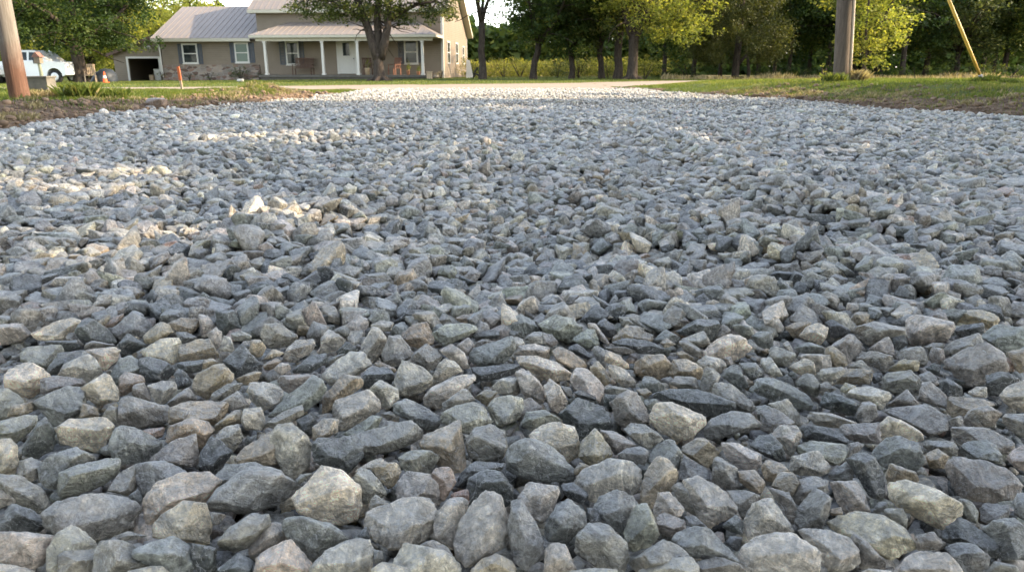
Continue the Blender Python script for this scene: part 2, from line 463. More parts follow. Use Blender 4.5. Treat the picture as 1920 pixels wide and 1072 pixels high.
T 740,230 860,115 1050,190 1060,250 900,220 760,240
M 800,50 870,60 930,120 820,130
M 830,40 920,30 1140,150 1040,190 940,100
D 740,250 860,215 1050,240 1145,300 1050,330 960,330 900,270
M 690,285 880,275 930,300 920,330 820,340
C 1110,250 1160,215 1230,260 1150,290
B 1060,230 1150,150 1260,210 1230,250 1130,240
B 1100,80 1200,35 1290,60 1340,100 1200,140 1120,130
D 1230,170 1380,80 1540,70 1560,130 1500,240 1470,170 1280,190=the long dark blue-grey stone
L 1250,230 1440,160 1490,260 1420,285 1270,240
M 1250,240 1310,230 1430,310 1390,370 1290,310
C 1440,310 1530,230 1660,175 1740,220 1795,280 1770,340 1660,380 1540,350 1440,345=the cream heart-shaped stone
M 1520,220 1580,105 1650,160 1590,200
B 1720,110 1800,45 1920,110 1900,160 1800,165
M 1630,130 1700,110 1810,130 1810,190 1740,210
B 1790,190 1860,165 1960,170 1960,280 1850,290
T 930,400 1010,345 1130,340 1195,410 1180,490 1100,520 1000,520 920,480=the grey-topped beige stone
C 700,390 715,310 800,340 880,420 900,470 820,450 740,410
L 720,440 750,405 850,450 940,560 940,595 850,590 760,520
T 570,450 640,380 700,450 760,560 700,580 620,500
L 440,530 480,430 560,450 660,540 690,610 650,690 560,640 470,600=the pale grey tapering stone
L 30,480 60,440 110,450 220,560 250,650 220,720 110,680 70,600
L 235,560 280,520 360,580 420,700 350,780 280,730
M 360,570 440,590 460,660 420,670
D 465,620 520,605 620,650 640,690 500,660
D 355,790 500,660 680,730 770,880 640,860 510,980 440,920=the large dark slate-grey stone
M 30,820 60,700 130,660 230,740 150,770 70,850
G 70,860 110,770 240,750 370,830 240,860 140,910
M 740,700 870,610 930,620 1020,780 1020,850 860,880 790,860 790,800
D 690,640 780,640 740,760 690,720
B 690,600 760,570 870,600 780,640 690,630
T 930,600 1010,590 1050,630 1000,670
B 980,680 1080,670 1100,700 1030,770
B 960,590 990,500 1060,510 1150,570 1140,610 1050,630
C 1030,780 1070,710 1200,700 1330,770 1450,810 1440,860 1350,960 1240,985 1120,920 1050,850=the big smooth greenish-cream stone
D 1060,640 1200,600 1380,600 1440,680 1680,700 1680,760 1500,800 1420,790 1250,700 1080,670=the pale-tipped long dark stone
M 1185,560 1220,500 1370,500 1410,600 1280,590
T 1170,480 1210,370 1330,380 1420,440 1430,530 1350,500 1220,520
T 1230,330 1270,305 1390,380 1290,380
L 1395,390 1440,345 1570,370 1610,430 1560,480 1420,440
M 1410,560 1450,440 1510,450 1565,500 1500,600 1480,670 1420,620
B 1570,500 1650,420 1700,430 1780,590 1740,620 1650,560=the blue-grey pointed stone
B 1700,400 1830,400 1880,480 1800,540 1740,470
M 1510,600 1540,540 1640,560 1720,640 1830,720 1800,780 1700,760 1620,690 1510,680
B 1440,900 1500,820 1640,765 1780,780 1870,870 1700,920 1520,975 1450,950=the domed blue-grey stone
L 1590,360 1640,355 1670,420 1610,420
M 1830,740 1880,710 1960,740 1940,830 1850,840
@H 1440 580
B -120,590 -60,510 0,500 150,560 300,640 380,700 300,760 200,730 50,680 -60,640=the right-pointing blue-grey wedge
L -40,60 60,40 130,130 100,180 20,150
T 120,140 200,100 330,90 260,180 210,235
C 230,200 300,120 390,95 450,140 430,230 400,265 300,230
D 430,100 480,75 640,170 560,180 500,220 450,190
M 640,140 800,90 1020,140 1030,200 940,190 850,210 760,270 680,220
L 1030,190 1040,90 1100,40 1380,95 1400,150 1340,235 1180,240 1090,265=the white-flecked oblong block
D 1390,160 1450,120 1610,100 1620,180 1580,190 1440,220
T 1380,70 1400,20 1600,0 1730,50 1720,120 1640,150 1600,100 1450,120
P 1180,50 1210,-20 1300,-10 1350,40 1320,80 1220,70=the rust-patched stone
L 1770,60 1820,20 1960,20 1960,130 1800,110
B 1600,200 1720,110 1920,140 1960,240 1900,290 1770,320 1700,240
M 1320,290 1380,240 1570,180 1610,250 1500,290 1420,330 1330,350
M 1330,380 1480,300 1660,240 1760,340 1800,460 1680,470 1640,540 1480,575 1400,520 1380,440 1330,420=the biggest banded grey boulder
P 1760,345 1880,380 1870,430 1820,480 1780,410=the small reddish-brown stone
T 1790,320 1960,290 1960,440 1880,480 1880,380
M 1200,360 1240,265 1310,300 1330,380 1290,410 1220,400
M 1170,280 1240,250 1340,250 1300,300 1210,310
L 750,300 900,195 940,270 950,350 880,330
D 920,200 1020,190 1050,260 960,320
M 960,370 1000,300 1150,275 1200,380 1170,440 1100,370
T 880,470 1000,370 1130,385 1130,460 1000,455
M 660,370 780,305 930,350 940,400 870,470 800,380
M 480,270 620,180 700,260 690,330 610,400 560,310
T 425,320 440,280 490,275 570,340 600,410 560,430 480,430
C 155,430 270,365 340,395 360,490 230,500=the small cream lump
L 220,350 260,330 460,345 475,430 370,465 330,390
B 190,290 300,245 420,280 420,330 250,330
M 0,290 60,280 200,330 200,370 140,430 40,410
L -60,370 20,355 120,510 60,515 -40,450
L 110,260 150,235 210,340 190,350
M 200,560 270,480 340,490 390,560 370,680 290,620
L 365,490 400,450 540,430 600,440 550,500 470,540 380,530
T 500,560 560,450 720,440 780,470 770,560 680,560 570,550
L 600,430 700,370 780,460 740,470
C 535,600 580,550 660,575 640,600 590,640
L 590,640 650,590 750,580 900,620 920,660 850,700 840,760 740,680 680,680=the brown-hollowed pale stone
D 380,720 430,620 540,640 680,710 640,810 500,760
B 660,800 720,670 810,720 820,800 760,850 690,850
M 860,500 900,480 1070,455 1150,540 1130,640 1050,600 950,630 860,590=the white-speckled grey block
B 1130,490 1210,460 1270,520 1240,560 1140,540
D 1180,440 1250,400 1290,450 1280,500 1200,460
D 1280,560 1350,515 1450,580 1460,650 1350,650 1290,600
M 1120,680 1160,550 1230,540 1330,640 1345,740 1200,700
D 1640,560 1640,500 1720,470 1800,475 1890,530 1760,620 1700,660 1640,650=the near-black flat-faced stone
L 1500,620 1560,580 1640,580 1640,660 1520,650
L 1740,640 1800,580 1960,520 1960,780 1850,750 1780,700
T 1340,760 1360,650 1480,670 1690,680 1680,720 1530,740 1450,800 1350,810
M 1460,870 1500,760 1650,720 1750,780 1700,870 1530,900
M 1745,830 1780,785 1960,785 1960,980 1850,930 1790,880
B 870,760 1010,730 1150,730 1180,710 1340,810 1350,900 1200,950 1100,870 1000,800=the big mottled blue-grey stone
M 890,720 1040,600 1140,720 1000,740
M 1350,830 1450,790 1470,840 1440,880 1360,870
M 1370,960 1380,880 1560,900 1650,890 1840,1000 1830,1040 1780,1080 1670,980 1490,1000 1440,1020
C 830,880 900,795 1000,830 1160,930 1165,980 1100,1000 940,950 850,1000=the smooth beige stone
L 300,810 330,770 480,780 690,860 560,890 500,880 430,860 370,870
M 530,900 560,865 720,850 830,850 850,1000 720,1000 600,970
D 260,970 300,870 420,880 500,910 600,980 580,1010 400,1010
L 30,940 100,870 190,870 250,930 210,1040 160,1070 60,1000
M -60,760 60,740 200,850 90,870 20,930 -60,900
G 0,710 150,670 230,780 255,900 190,850 60,750
M 390,560 440,545 520,600 440,620 390,650
D 770,480 850,480 860,530 790,560
"""
# ------------------------------------------------------------------ stone material
def stone_material():
    q = NM('crushed_limestone', .6, .5)
    pos = q.n('ShaderNodeNewGeometry'); rnd = q.attr('rnd').outputs['Fac']
    off = q.n('ShaderNodeCombineXYZ'); q.link(q.math('MULTIPLY', rnd, 37.0), off.inputs[0]); q.link(q.math('MULTIPLY', rnd, 91.0), off.inputs[1]); q.link(q.math('MULTIPLY', rnd, 13.0), off.inputs[2])
    rot = q.n('ShaderNodeVectorRotate', rotation_type='EULER_XYZ'); q.link(pos.outputs['Position'], rot.inputs['Vector'])
    ang = q.n('ShaderNodeCombineXYZ'); q.link(q.math('MULTIPLY', rnd, 31.0), ang.inputs[0]); q.link(q.math('MULTIPLY', rnd, 57.0), ang.inputs[1]); q.link(q.math('MULTIPLY', rnd, 77.0), ang.inputs[2])
    q.link(ang.outputs[0], rot.inputs['Rotation'])
    va = q.n('ShaderNodeVectorMath', operation='ADD'); q.link(rot.outputs[0], va.inputs[0]); q.link(off.outputs[0], va.inputs[1]); P = va.outputs[0]
    base = q.attr('tone').outputs['Color']
    n1 = q.noise(P, 48, 5, .68, 1.0); n2 = q.noise(P, 170, 5, .72, .5); n3 = q.noise(P, 420, 3, .7)
    c = q.mix(1.0, base, q.ramp(n1, [(.36, .56), (.5, 1.0), (.64, 1.48)]), 'MULTIPLY')
    c = q.mix(1.0, c, q.ramp(n2, [(.34, .76), (.5, 1.0), (.64, 1.26)]), 'MULTIPLY')
    # bedding streaks
    st = q.noise(q.vmul(P, (14, 14, 120)), 1.0, 4, .65, 1.2)
    c = q.mix(q.math('MULTIPLY', q.ramp(q.noise(P, 9, 2), [(.42, 0.0), (.6, 1.0)]), .8), c, q.mix(1.0, c, q.ramp(st, [(.35, .6), (.52, 1.0), (.66, 1.5)]), 'MULTIPLY'))
    # pale chalky scuffs and calcite veins
    sc = q.ramp(q.noise(P, 75, 6, .78, 2.2), [(.56, 0.0), (.61, 1.0)])
    scm = q.math('MULTIPLY', sc, q.ramp(q.noise(P, 13, 2), [(.36, 0.1), (.6, .85)]))
    c = q.mix(scm, c, (.60, .585, .55))
    vo = q.n('ShaderNodeTexVoronoi', feature='DISTANCE_TO_EDGE', i_Scale=24.0)
    dn = q.n('ShaderNodeTexNoise', i_Scale=30.0, i_Detail=3.0); q.link(P, dn.inputs['Vector'])
    vm = q.n('ShaderNodeVectorMath', operation='MULTIPLY_ADD'); q.link(dn.outputs['Color'], vm.inputs[0]); vm.inputs[1].default_value = (.05, .05, .05); q.link(P, vm.inputs[2]); q.link(vm.outputs[0], vo.inputs['Vector'])
    vein = q.math('MULTIPLY', q.ramp(vo.outputs['Distance'], [(.0, 1.0), (.022, 0.0)]), q.ramp(q.noise(P, 15, 2), [(.52, 0.0), (.60, .6)]))
    c = q.mix(vein, c, (.62, .60, .54))
    # warm iron staining on some stones
    c = q.mix(q.math('MULTIPLY', q.ramp(q.noise(P, 19, 3), [(.6, 0.0), (.75, .35)]), 1.0), c, q.mix(1.0, c, (1.25, 1.0, .74), 'MULTIPLY'))
    # worn, dusted edges
    ed = q.attr('edge').outputs['Fac']
    c = q.mix(q.math('MULTIPLY', ed, q.ramp(n2, [(.35, .1), (.6, .75)])), c, q.mix(.25, q.mix(1.0, c, (1.5, 1.5, 1.5), 'MULTIPLY'), (.55, .54, .51)))
    # quarry dust on upward faces, with light from above painted into the pale tint
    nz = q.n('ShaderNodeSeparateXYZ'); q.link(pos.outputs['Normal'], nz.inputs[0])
    dust_light = q.math('MULTIPLY', q.ramp(nz.outputs[2], [(.25, 0.0), (.85, 1.0)]), q.ramp(q.noise(P, 55, 5, .75, 1.0), [(.36, .08), (.6, .52)]))
    c = q.mix(dust_light, c, (.52, .53, .53))
    h = q.math('ADD', q.math('MULTIPLY', q.noise(P, 85, 7, .74, 1.2), 1.0), q.math('MULTIPLY', q.math('ABSOLUTE', q.math('SUBTRACT', q.noise(P, 48, 3, .6), .5)), 1.6))
    h = q.math('ADD', h, q.math('MULTIPLY', st, .5))
    h = q.math('ADD', h, q.math('MULTIPLY', n1, 1.2))
    nrm = q.bump(h, 1.0, .0095)
    return q.out(c, nrm, q.ramp(n2, [(.35, .42), (.65, .78)]))
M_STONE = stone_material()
TONES = {'C': (.64, .58, .475), 'L': (.50, .47, .43), 'M': (.29, .278, .258), 'B': (.235, .243, .24), 'D': (.095, .102, .102),
         'T': (.39, .335, .255), 'P': (.40, .305, .25), 'G': (.335, .345, .30)}
TONES = {k: (v[0]*1.29, v[1]*1.205, v[2]*1.045) for k, v in TONES.items()}

_ico = {}
def ico(n):
    if n not in _ico:
        bm = bmesh.new(); bmesh.ops.create_icosphere(bm, subdivisions=n, radius=1.0)
        D = np.array([v.co[:] for v in bm.verts]); D /= np.linalg.norm(D, axis=1)[:, None]
        Fc = np.array([[v.index for v in f.verts] for f in bm.faces]); bm.free(); _ico[n] = (D, Fc)
    return _ico[n]
def planes_radius(D, N, d, p=20):
    q = np.clip(D@N.T, 1e-4, None)/d; s = np.sort(q, axis=1)
    edge = sstep(.93, .995, s[:, -2]/s[:, -1])
    return (q**p).sum(1)**(-1.0/p), edge
def add_chips(N, d, D, rng, k, lo=.80, hi=.95):
    r, _ = planes_radius(D, N, d, 40); P = D*r[:, None]
    for _i in range(k):
        n = rng.normal(size=3); n /= np.linalg.norm(n); s = (P@n).max()
        N = np.vstack([N, n]); d = np.append(d, s*rng.uniform(lo, hi))
    return N, d
def roughen(P, D, size, rng, amp=1.0):
    o = rng.uniform(0, 99, 3); s = rng.integers(0, 9999)
    # broken, stepped surface: bedding ledges, ridged scars, fine grit
    t = rng.normal(size=3); t /= np.linalg.norm(t); k = rng.uniform(5, 9); lay = (P@t)/size*k+fbm(P/(size*.5)+o, s+11, 2)*1.1
    led = (np.abs(lay-np.floor(lay)-.5)*2)**3*.020*rng.uniform(.2, 1.3)
    rd = np.abs(fbm(P/(size*.30)+o*2, s+7, 3)); a = fbm(P/(size*.5)+o, s, 2)*.05 + fbm(P/(size*.15)+o, s+3, 3)*.042 + np.minimum(rd, .22)*.26-.04 - led
    return P*(1+amp*a)[:, None]

# ------------------------------------------------------------------ traced stones of the foreground
def hull2(pts):
    pts = sorted(set(map(tuple, pts)))
    def half(ps):
        h = []
        for p in ps:
            while len(h) > 1 and (h[-1][0]-h[-2][0])*(p[1]-h[-2][1])-(h[-1][1]-h[-2][1])*(p[0]-h[-2][0]) <= 0: h.pop()
            h.append(p)
        return h
    a = half(pts); b = half(pts[::-1]); return a[:-1]+b[:-1]
traced = []; ox = oy = 0; sc = 4.0
for line in STONES.strip().split('\n'):
    if line[0] == '@':
        t = line[1:].split()
        if t[0] == 'S': ox, oy, sc = float(t[1]), float(t[2]), float(t[3])
        else: ox, oy, sc = float(t[1]), float(t[2]), 4.0
        continue
    body, _, name = line.partition('=')
    code, rest = body[0], body[1:].split()
    pts = [(ox+float(p.split(',')[0])/sc, oy+float(p.split(',')[1])/sc) for p in rest]
    h = hull2(pts); H = np.array(h); x, y = H[:, 0], H[:, 1]; x2, y2 = np.roll(x, -1), np.roll(y, -1); cr = x*y2-x2*y
    A = cr.sum()/2; c = np.array([((x+x2)*cr).sum(), ((y+y2)*cr).sum()])/(6*A)
    traced.append(dict(code=code, H=H, A=abs(A), c=c, name=name.strip()))
def traced_rock(s, lev, rng):
    H = s['H']; w_, h_ = np.ptp(H[:, 0]), np.ptp(H[:, 1])
    cy = s['c'][1]
    # rests with its centre about level with the heap's surface
    zc = -0.004+rng.uniform(-.006, .006)
    C = gnd(s['c'][0], cy+h_*.06, zc)
    C = CAM+ray(*s['c'])*((C[1])/ray(*s['c'])[1])
    w = CAM-C; dist = np.linalg.norm(w); w /= dist
    u = np.cross((0, 0, 1), w); u /= np.linalg.norm(u); v = np.cross(w, u)
    Q = []
    for px, py in H:
        r = ray(px, py); r = r*(dist/np.dot(r, -w)); Q.append(((CAM+r-C)@u, (CAM+r-C)@v))
    Q = np.array(hull2(Q))*1.07
    n = len(Q); size = sqrt(s['A'])/F_PX*dist; th = size*rng.uniform(.42, .60)
    N = []; d = []
    for i in range(n):
        a, b = Q[i], Q[(i+1) % n]; e = b-a; L = np.linalg.norm(e)
        if L < 1e-5: continue
        m = np.array([e[1], -e[0]])/L; dd = float(m@a)
        if dd < 0: m = -m; dd = -dd
        dd = max(dd, size*.12)
        for sg in (1, -1):
            t = radians(rng.uniform(3, 16) if rng.uniform() < (.45 if sg > 0 else .7) else rng.uniform(32, 62)); N.append(m[0]*cos(t)*u+m[1]*cos(t)*v+sg*sin(t)*w); d.append(dd*cos(t))
    up = np.array([0, 0, 1.0])
    for base, k in ((up+w*.35, .95), (w-.5*v+rng.normal()*.6*u, .88), (w+.1*v+rng.normal()*.3*u, 1.0), (-w, 1.0), (-w+.5*v, 1.05), (-up, 1.05)):
        nn = base/np.linalg.norm(base)+rng.normal(size=3)*.22; nn /= np.linalg.norm(nn)
        vm = abs(nn@v); ext = sqrt((th*(nn@w))**2+(np.ptp(Q[:, 1])*.5*vm)**2+(np.ptp(Q[:, 0])*.5*(nn@u))**2)
        N.append(nn); d.append(ext*k*rng.uniform(.78, 1.0))
    N = np.array(N); d = np.array(d)
    D, Fc = ico(lev)
    # squash the sampling so that long stones are sampled evenly
    S = np.outer(u, u)*max(.6, np.ptp(Q[:, 0])/size*.8)+np.outer(v, v)*max(.6, np.ptp(Q[:, 1])/size*.8)+np.outer(w, w)*.8
    DD = D@S; DD /= np.linalg.norm(DD, axis=1)[:, None]
    N, d = add_chips(N, d, DD[::7], rng, 3, .90, .975)
    r, edge = planes_radius(DD, N, d, 110)
    P = roughen(DD*r[:, None], DD, size, rng, 1.0)
    return C, P, Fc, edge, size
def shade(code, rng):
    b = np.array(TONES[code]); return b*rng.uniform(.86, 1.14)*(1+rng.normal(size=3)*.018)

order = sorted(range(len(traced)), key=lambda i: -traced[i]['A'])
single = set(order[:300])
LM = [i for i in order[:300] if traced[i]['name']]
CW = {'C': 'cream', 'L': 'pale grey', 'M': 'mid-grey', 'B': 'blue-grey', 'D': 'dark slate', 'T': 'tan-grey', 'P': 'pinkish', 'G': 'greenish-grey'}
def shape_word(s):
    H = s['H']; M = H-H.mean(0); ev, E = np.linalg.eigh(M.T@M); el = sqrt(ev[1]/max(ev[0], 1e-6)); ang = abs(math.degrees(atan2(E[1, 1], E[0, 1]))) % 180
    big = 'large' if s['A'] > 6500 else 'small' if s['A'] < 1500 else 'medium'
    if el > 2.1: f = 'upright sliver' if 55 < ang < 125 else 'long sliver'
    elif el > 1.5: f = 'upright stone' if 55 < ang < 125 else 'oblong stone'
    elif len(H) <= 4: f = 'wedge-shaped stone'
    elif len(H) == 5: f = 'angular stone'
    elif len(H) == 6: f = 'blocky stone'
    else: f = 'rounded stone'
    return big, f
def dir_word(dx, dy):
    a = math.degrees(atan2(-dy, dx)) % 360
    return ['right of', 'up and right of', 'above', 'up and left of', 'left of', 'down and left of', 'below', 'down and right of'][int(((a+22.5) % 360)//45)]
labels = {}
buckets = {}
for i in order[:300]:
    s = traced[i]
    if s['name']: continue
    dd = sorted((np.hypot(*(traced[j]['c']-s['c'])), j) for j in LM)
    D0, j = dd[0]; w = dir_word(*(s['c']-traced[j]['c'])); big, f = shape_word(s)
    buckets.setdefault((s['code'], w, j, big, f), []).append((D0, i))
ORD = ['', 'second ', 'third ', 'fourth ', 'fifth ', 'sixth ']
for (code, w, j, big, f), L in buckets.items():
    for k, (_, i) in enumerate(sorted(L)):
        labels[i] = f"{ORD[k]}{big} {CW[code]} {f} {w} {traced[j]['name']}"
for i in LM:
    nm = traced[i]['name']; nm = nm[4:] if nm.startswith('the ') else nm
    if len(nm.split()) < 4: nm += ' in the foreground gravel'
    labels[i] = nm
rest_V = []; rest_F = []; rest_T = []; rest_E = []; rest_R = []; nv = 0
def push(P, Fc, tone, edge, rnd):
    global nv
    rest_V.append(P.astype(np.float32)); rest_F.append((Fc+nv).astype(np.int32)); rest_T.append(np.broadcast_to(tone, P.shape).astype(np.float32))
    rest_E.append(edge.astype(np.float32)); rest_R.append(np.full(len(P), rnd, np.float32)); nv += len(P)
for i, s in enumerate(traced):
    rg = np.random.default_rng(1000+i)
    C, P, Fc, edge, size = traced_rock(s, 5 if s['A'] > 1500 else 4, rg); tone = shade(s['code'], rg); rv = rg.uniform()
    if i in single:
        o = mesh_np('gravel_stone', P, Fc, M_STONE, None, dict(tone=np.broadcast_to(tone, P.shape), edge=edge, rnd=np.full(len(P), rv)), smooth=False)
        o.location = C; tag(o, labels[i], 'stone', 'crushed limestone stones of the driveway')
    else: push(P+C, Fc, tone, edge, rv)

# ------------------------------------------------------------------ the rest of the gravel: ONE object
EL = np.array([gnd(*p)[:2] for p in [(-300, 300), (-100, 262), (0, 246), (100, 230), (200, 218), (290, 211), (400, 199), (520, 190), (600, 180), (660, 172), (700, 166)]])
ER = np.array([gnd(*p)[:2] for p in [(2300, 262), (2050, 238), (1920, 224), (1760, 213), (1650, 200), (1500, 188), (1400, 183), (1300, 177), (1240, 171), (1180, 165)]])
def edge_l(Y): return np.interp(Y, EL[:, 1], EL[:, 0])
def edge_r(Y): return np.interp(Y, ER[:, 1], ER[:, 0])
Y_END = 20.6
RIDGES = [([(1215, 250), (1290, 300), (1400, 350), (1500, 400), (1640, 430)], .17, .085), ([(900, 300), (800, 360), (640, 400), (520, 430), (470, 480)], .18, .075), ([(860, 560), (980, 480), (1010, 400), (960, 330)], .16, -.05), ([(1150, 470), (1300, 480), (1460, 520)], .12, -.03), ([(1330, 430), (1500, 480), (1760, 560)], .10, .03), ([(700, 250), (950, 235), (1150, 240)], .35, .03)]
def ridge_h(X, Y):
    out = 0
    for pl, w, h in RIDGES:
        G_ = np.array([gnd(*p)[:2] for p in pl]); best = np.full(X.shape, 9.0)
        for a, b in zip(G_[:-1], G_[1:]):
            d = b-a; t = np.clip(((X-a[0])*d[0]+(Y-a[1])*d[1])/(d@d), 0, 1); best = np.minimum(best, np.hypot(X-a[0]-t*d[0], Y-a[1]-t*d[1]))
        out = out+h*np.exp(-(best/w)**2)
    return out*sstep(1.3, 1.9, Y)
def surf(X, Y):                            # height of the heap's surface: rake ridges and hollows
    Pn = np.stack([X, Y, np.zeros_like(X)], -1)
    a = fbm(Pn*np.array([1.1, .8, 1])+3.1, 5, 2)*.045+fbm(Pn*np.array([2.6, 2.2, 1])+9, 8, 2)*.025
    return ridge_h(X, Y) + a*sstep(1.25, 2.2, Y)*sstep(22, 14, Y) + .02*sstep(1.5, 3, Y)*np.sin(X*2.2+.4*Y)*sstep(6, 3, Y)
PROT = {}
for lev in (2, 3, 4):
    PROT[lev] = []
rp = np.random.default_rng(5)
for k in range(44):
    n = rp.integers(7, 12); N = rp.normal(size=(n, 3)); N[:6] = np.vstack([np.eye(3), -np.eye(3)])[:6]+rp.normal(size=(6, 3))*.28
    N /= np.linalg.norm(N, axis=1)[:, None]; d = rp.uniform(.72, 1.0, n)
    D4 = ico(3)[0]; N, d = add_chips(N, d, D4, rp, 5, .80, .95); sd = rp.integers(0, 1 << 30)
    sh = np.array([1.0, rp.uniform(.66, .95), rp.uniform(.48, .84)])
    for lev in (2, 3, 4):
        D, Fc = ico(lev); r, e = planes_radius(D, N, d, 100 if lev > 2 else 40)
        P = D*r[:, None]
        if lev > 3: P = roughen(P, D, 1.6, np.random.default_rng(sd), 1.0 if lev > 3 else .7)
        PROT[lev].append((P*sh, e))
PROT[1] = [(P[:12]*1.0, e[:12]) for P, e in [(ico(1)[0]*planes_radius(ico(1)[0], rp.normal(size=(9, 3)), rp.uniform(.6, 1, 9), 10)[0].clip(.5, 1.25)[:, None]*np.array([1, rp.uniform(.65, .95), rp.uniform(.45, .75)]), np.zeros(12)) for _ in range(30)]]
codes = np.array(list('BMLDGTCP')); wts = np.array([.315, .29, .165, .115, .045, .04, .022, .008])
toneA = np.array([TONES[c] for c in codes])
def rotm(rg, n, tilt=.5):
    a = rg.uniform(0, 2*pi, n); t = rg.normal(size=n)*tilt; b = rg.uniform(0, 2*pi, n)
    ca, sa, ct, st_, cb, sb = np.cos(a), np.sin(a), np.cos(t), np.sin(t), np.cos(b), np.sin(b)
    Z1 = np.zeros((n, 3, 3)); Z1[:, 0, 0] = ca; Z1[:, 0, 1] = -sa; Z1[:, 1, 0] = sa; Z1[:, 1, 1] = ca; Z1[:, 2, 2] = 1
    X1 = np.zeros((n, 3, 3)); X1[:, 0, 0] = 1; X1[:, 1, 1] = ct; X1[:, 1, 2] = -st_; X1[:, 2, 1] = st_; X1[:, 2, 2] = ct
    Z2 = np.zeros((n, 3, 3)); Z2[:, 0, 0] = cb; Z2[:, 0, 1] = -sb; Z2[:, 1, 0] = sb; Z2[:, 1, 1] = cb; Z2[:, 2, 2] = 1
    return Z2@X1@Z1
def scatter(y0, y1, step, rlo, rhi, zoff, lev, seed, keep=1.0, wmul=.74, wadd=.55, big=.0):
    global nv
    rg = np.random.default_rng(seed); out = []
    yy = np.arange(y0, y1, step)
    for k, y in enumerate(yy):
        hw = wmul*y+wadd; L = max(-hw, edge_l(y) if y > 4.5 else -99); R = min(hw, edge_r(y) if y > 4.5 else 99)
        xs = np.arange(L, R, step)+(k % 2)*step*.5
        out.append(np.stack([xs, np.full(len(xs), y)], 1))
    G = np.vstack(out); G = G[rg.uniform(size=len(G)) < keep]; n = len(G); G = G+rg.uniform(-.42, .42, (n, 2))*step
    r = np.exp(rg.uniform(np.log(rlo), np.log(rhi), n)); r[rg.uniform(size=n) < big] *= 1.45
    z = surf(G[:, 0], G[:, 1])+zoff+rg.uniform(-.35, .35, n)*r
    R = rotm(rg, n)*r[:, None, None]
    ci = rg.choice(len(codes), n, p=wts); T = toneA[ci]*rg.uniform(.72, 1.25, (n, 1))*(1+rg.normal(size=(n, 3))*.02); rv = rg.uniform(size=n)
    pi_ = rg.integers(0, len(PROT[lev]), n); Fc = ico(lev)[1]
    for k in range(len(PROT[lev])):
        m = np.where(pi_ == k)[0]
        if not len(m): continue
        P, e = PROT[lev][k]; nvp = len(P)
        V = np.einsum('nij,vj->nvi', R[m], P); V[:, :, 0] += G[m, 0][:, None]; V[:, :, 1] += G[m, 1][:, None]; V[:, :, 2] += z[m][:, None]
        rest_V.append(V.reshape(-1, 3).astype(np.float32)); rest_F.append((Fc[None]+(nv+np.arange(len(m))*nvp)[:, None, None]).reshape(-1, 3).astype(np.int32))
        rest_T.append(np.repeat(T[m], nvp, 0).astype(np.float32)); rest_E.append(np.tile(e, len(m)).astype(np.float32)); rest_R.append(np.repeat(rv[m], nvp).astype(np.float32))
        nv += len(m)*nvp
    return n
cnt = 0
# under and between the traced stones
cnt += scatter(.30, 1.52, .040, .022, .034, -.070, 3, 21)
cnt += scatter(.30, 1.52, .030, .012, .022, -.044, 3, 22, keep=.8)
cnt += scatter(.30, 2.2, .021, .006, .011, -.034, 2, 23, keep=.45)
# beyond them
cnt += scatter(1.44, 2.6, .034, .017, .027, -.024, 3, 31)
cnt += scatter(1.46, 2.6, .042, .019, .033, .000, 4, 32, keep=.85, big=.05)
cnt += scatter(2.55, 4.6, .034, .017, .027, -.020, 3, 33)
cnt += scatter(2.55, 4.6, .042, .019, .033, .002, 3, 34, keep=.85, big=.05)
cnt += scatter(4.5, 9.5, .038, .020, .031, -.014, 2, 35)
cnt += scatter(4.5, 9.5, .056, .023, .037, .006, 2, 36, keep=.7, big=.05)
cnt += scatter(9.4, Y_END, .050, .027, .040, -.012, 1, 37)
cnt += scatter(9.4, Y_END, .11, .030, .045, .002, 1, 38, keep=.6)
GV = np.vstack(rest_V); GF = np.vstack(rest_F)
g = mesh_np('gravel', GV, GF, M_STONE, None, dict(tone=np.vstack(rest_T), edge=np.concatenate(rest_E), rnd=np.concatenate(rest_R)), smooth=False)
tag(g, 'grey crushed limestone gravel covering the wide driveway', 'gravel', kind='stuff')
print('gravel stones', cnt, 'verts', len(GV), 'faces', len(GF))
del GV, GF, rest_V, rest_F, rest_T, rest_E, rest_R
# ------------------------------------------------------------------ terrain
def proj(P):
    d = np.asarray(P, float)-CAM; z = d@FW
    return 960+F_PX*(d@RX)/z, 536-F_PX*(d@UP)/z
def terr(X, Y):
    X = np.asarray(X, float); Y = np.asarray(Y, float)
    el, er = edge_l(Y), edge_r(Y); n = fbm(np.stack([X*1.3, Y*1.3, X*0], -1), 41, 3); n2 = fbm(np.stack([X*4.5, Y*4.5, X*0], -1), 47, 3)
    base = np.where(X < -3, -.07-.0095*np.clip(-X-4, 0, 40)*sstep(22, 45, Y), -.05)
    fadeL = sstep(19, 15, Y); fadeR = sstep(27, 18, Y)
    dl, dr = el-X, X-er
    zl = (.02+.07*sstep(0, 1.0, dl)+.02*n+.045*n2*sstep(3, .3, dl))*fadeL+base*(1-fadeL)
    mound = .13*np.exp(-(((X+4.62)/.55)**2+((Y-13.9)/.8)**2))*(1+.5*n2)+.06*np.exp(-(((X+5.9)/1.2)**2+((Y-8.6)/.8)**2))
    zl = zl+mound
    zr = (.02+.23*sstep(0, 2.4, dr)+.03*n+.055*n2*sstep(3, .3, dr))*fadeR+base*(1-fadeR)
    zr = zr+.08*np.exp(-(((X-9.15)/.45)**2+((Y-14.6)/.5)**2))
    z = np.where(dl > -.0, zl, np.where(dr > 0, zr, -.085))
    ing = (dl < 0) & (dr < 0)
    z = np.where(ing & (Y > Y_END-.3), np.maximum(z, base-.02), z)
    far = sstep(60, 120, Y)
    return z*(1-far)+(-.3)*far
def line(a, b, s): return np.arange(a, b, s)
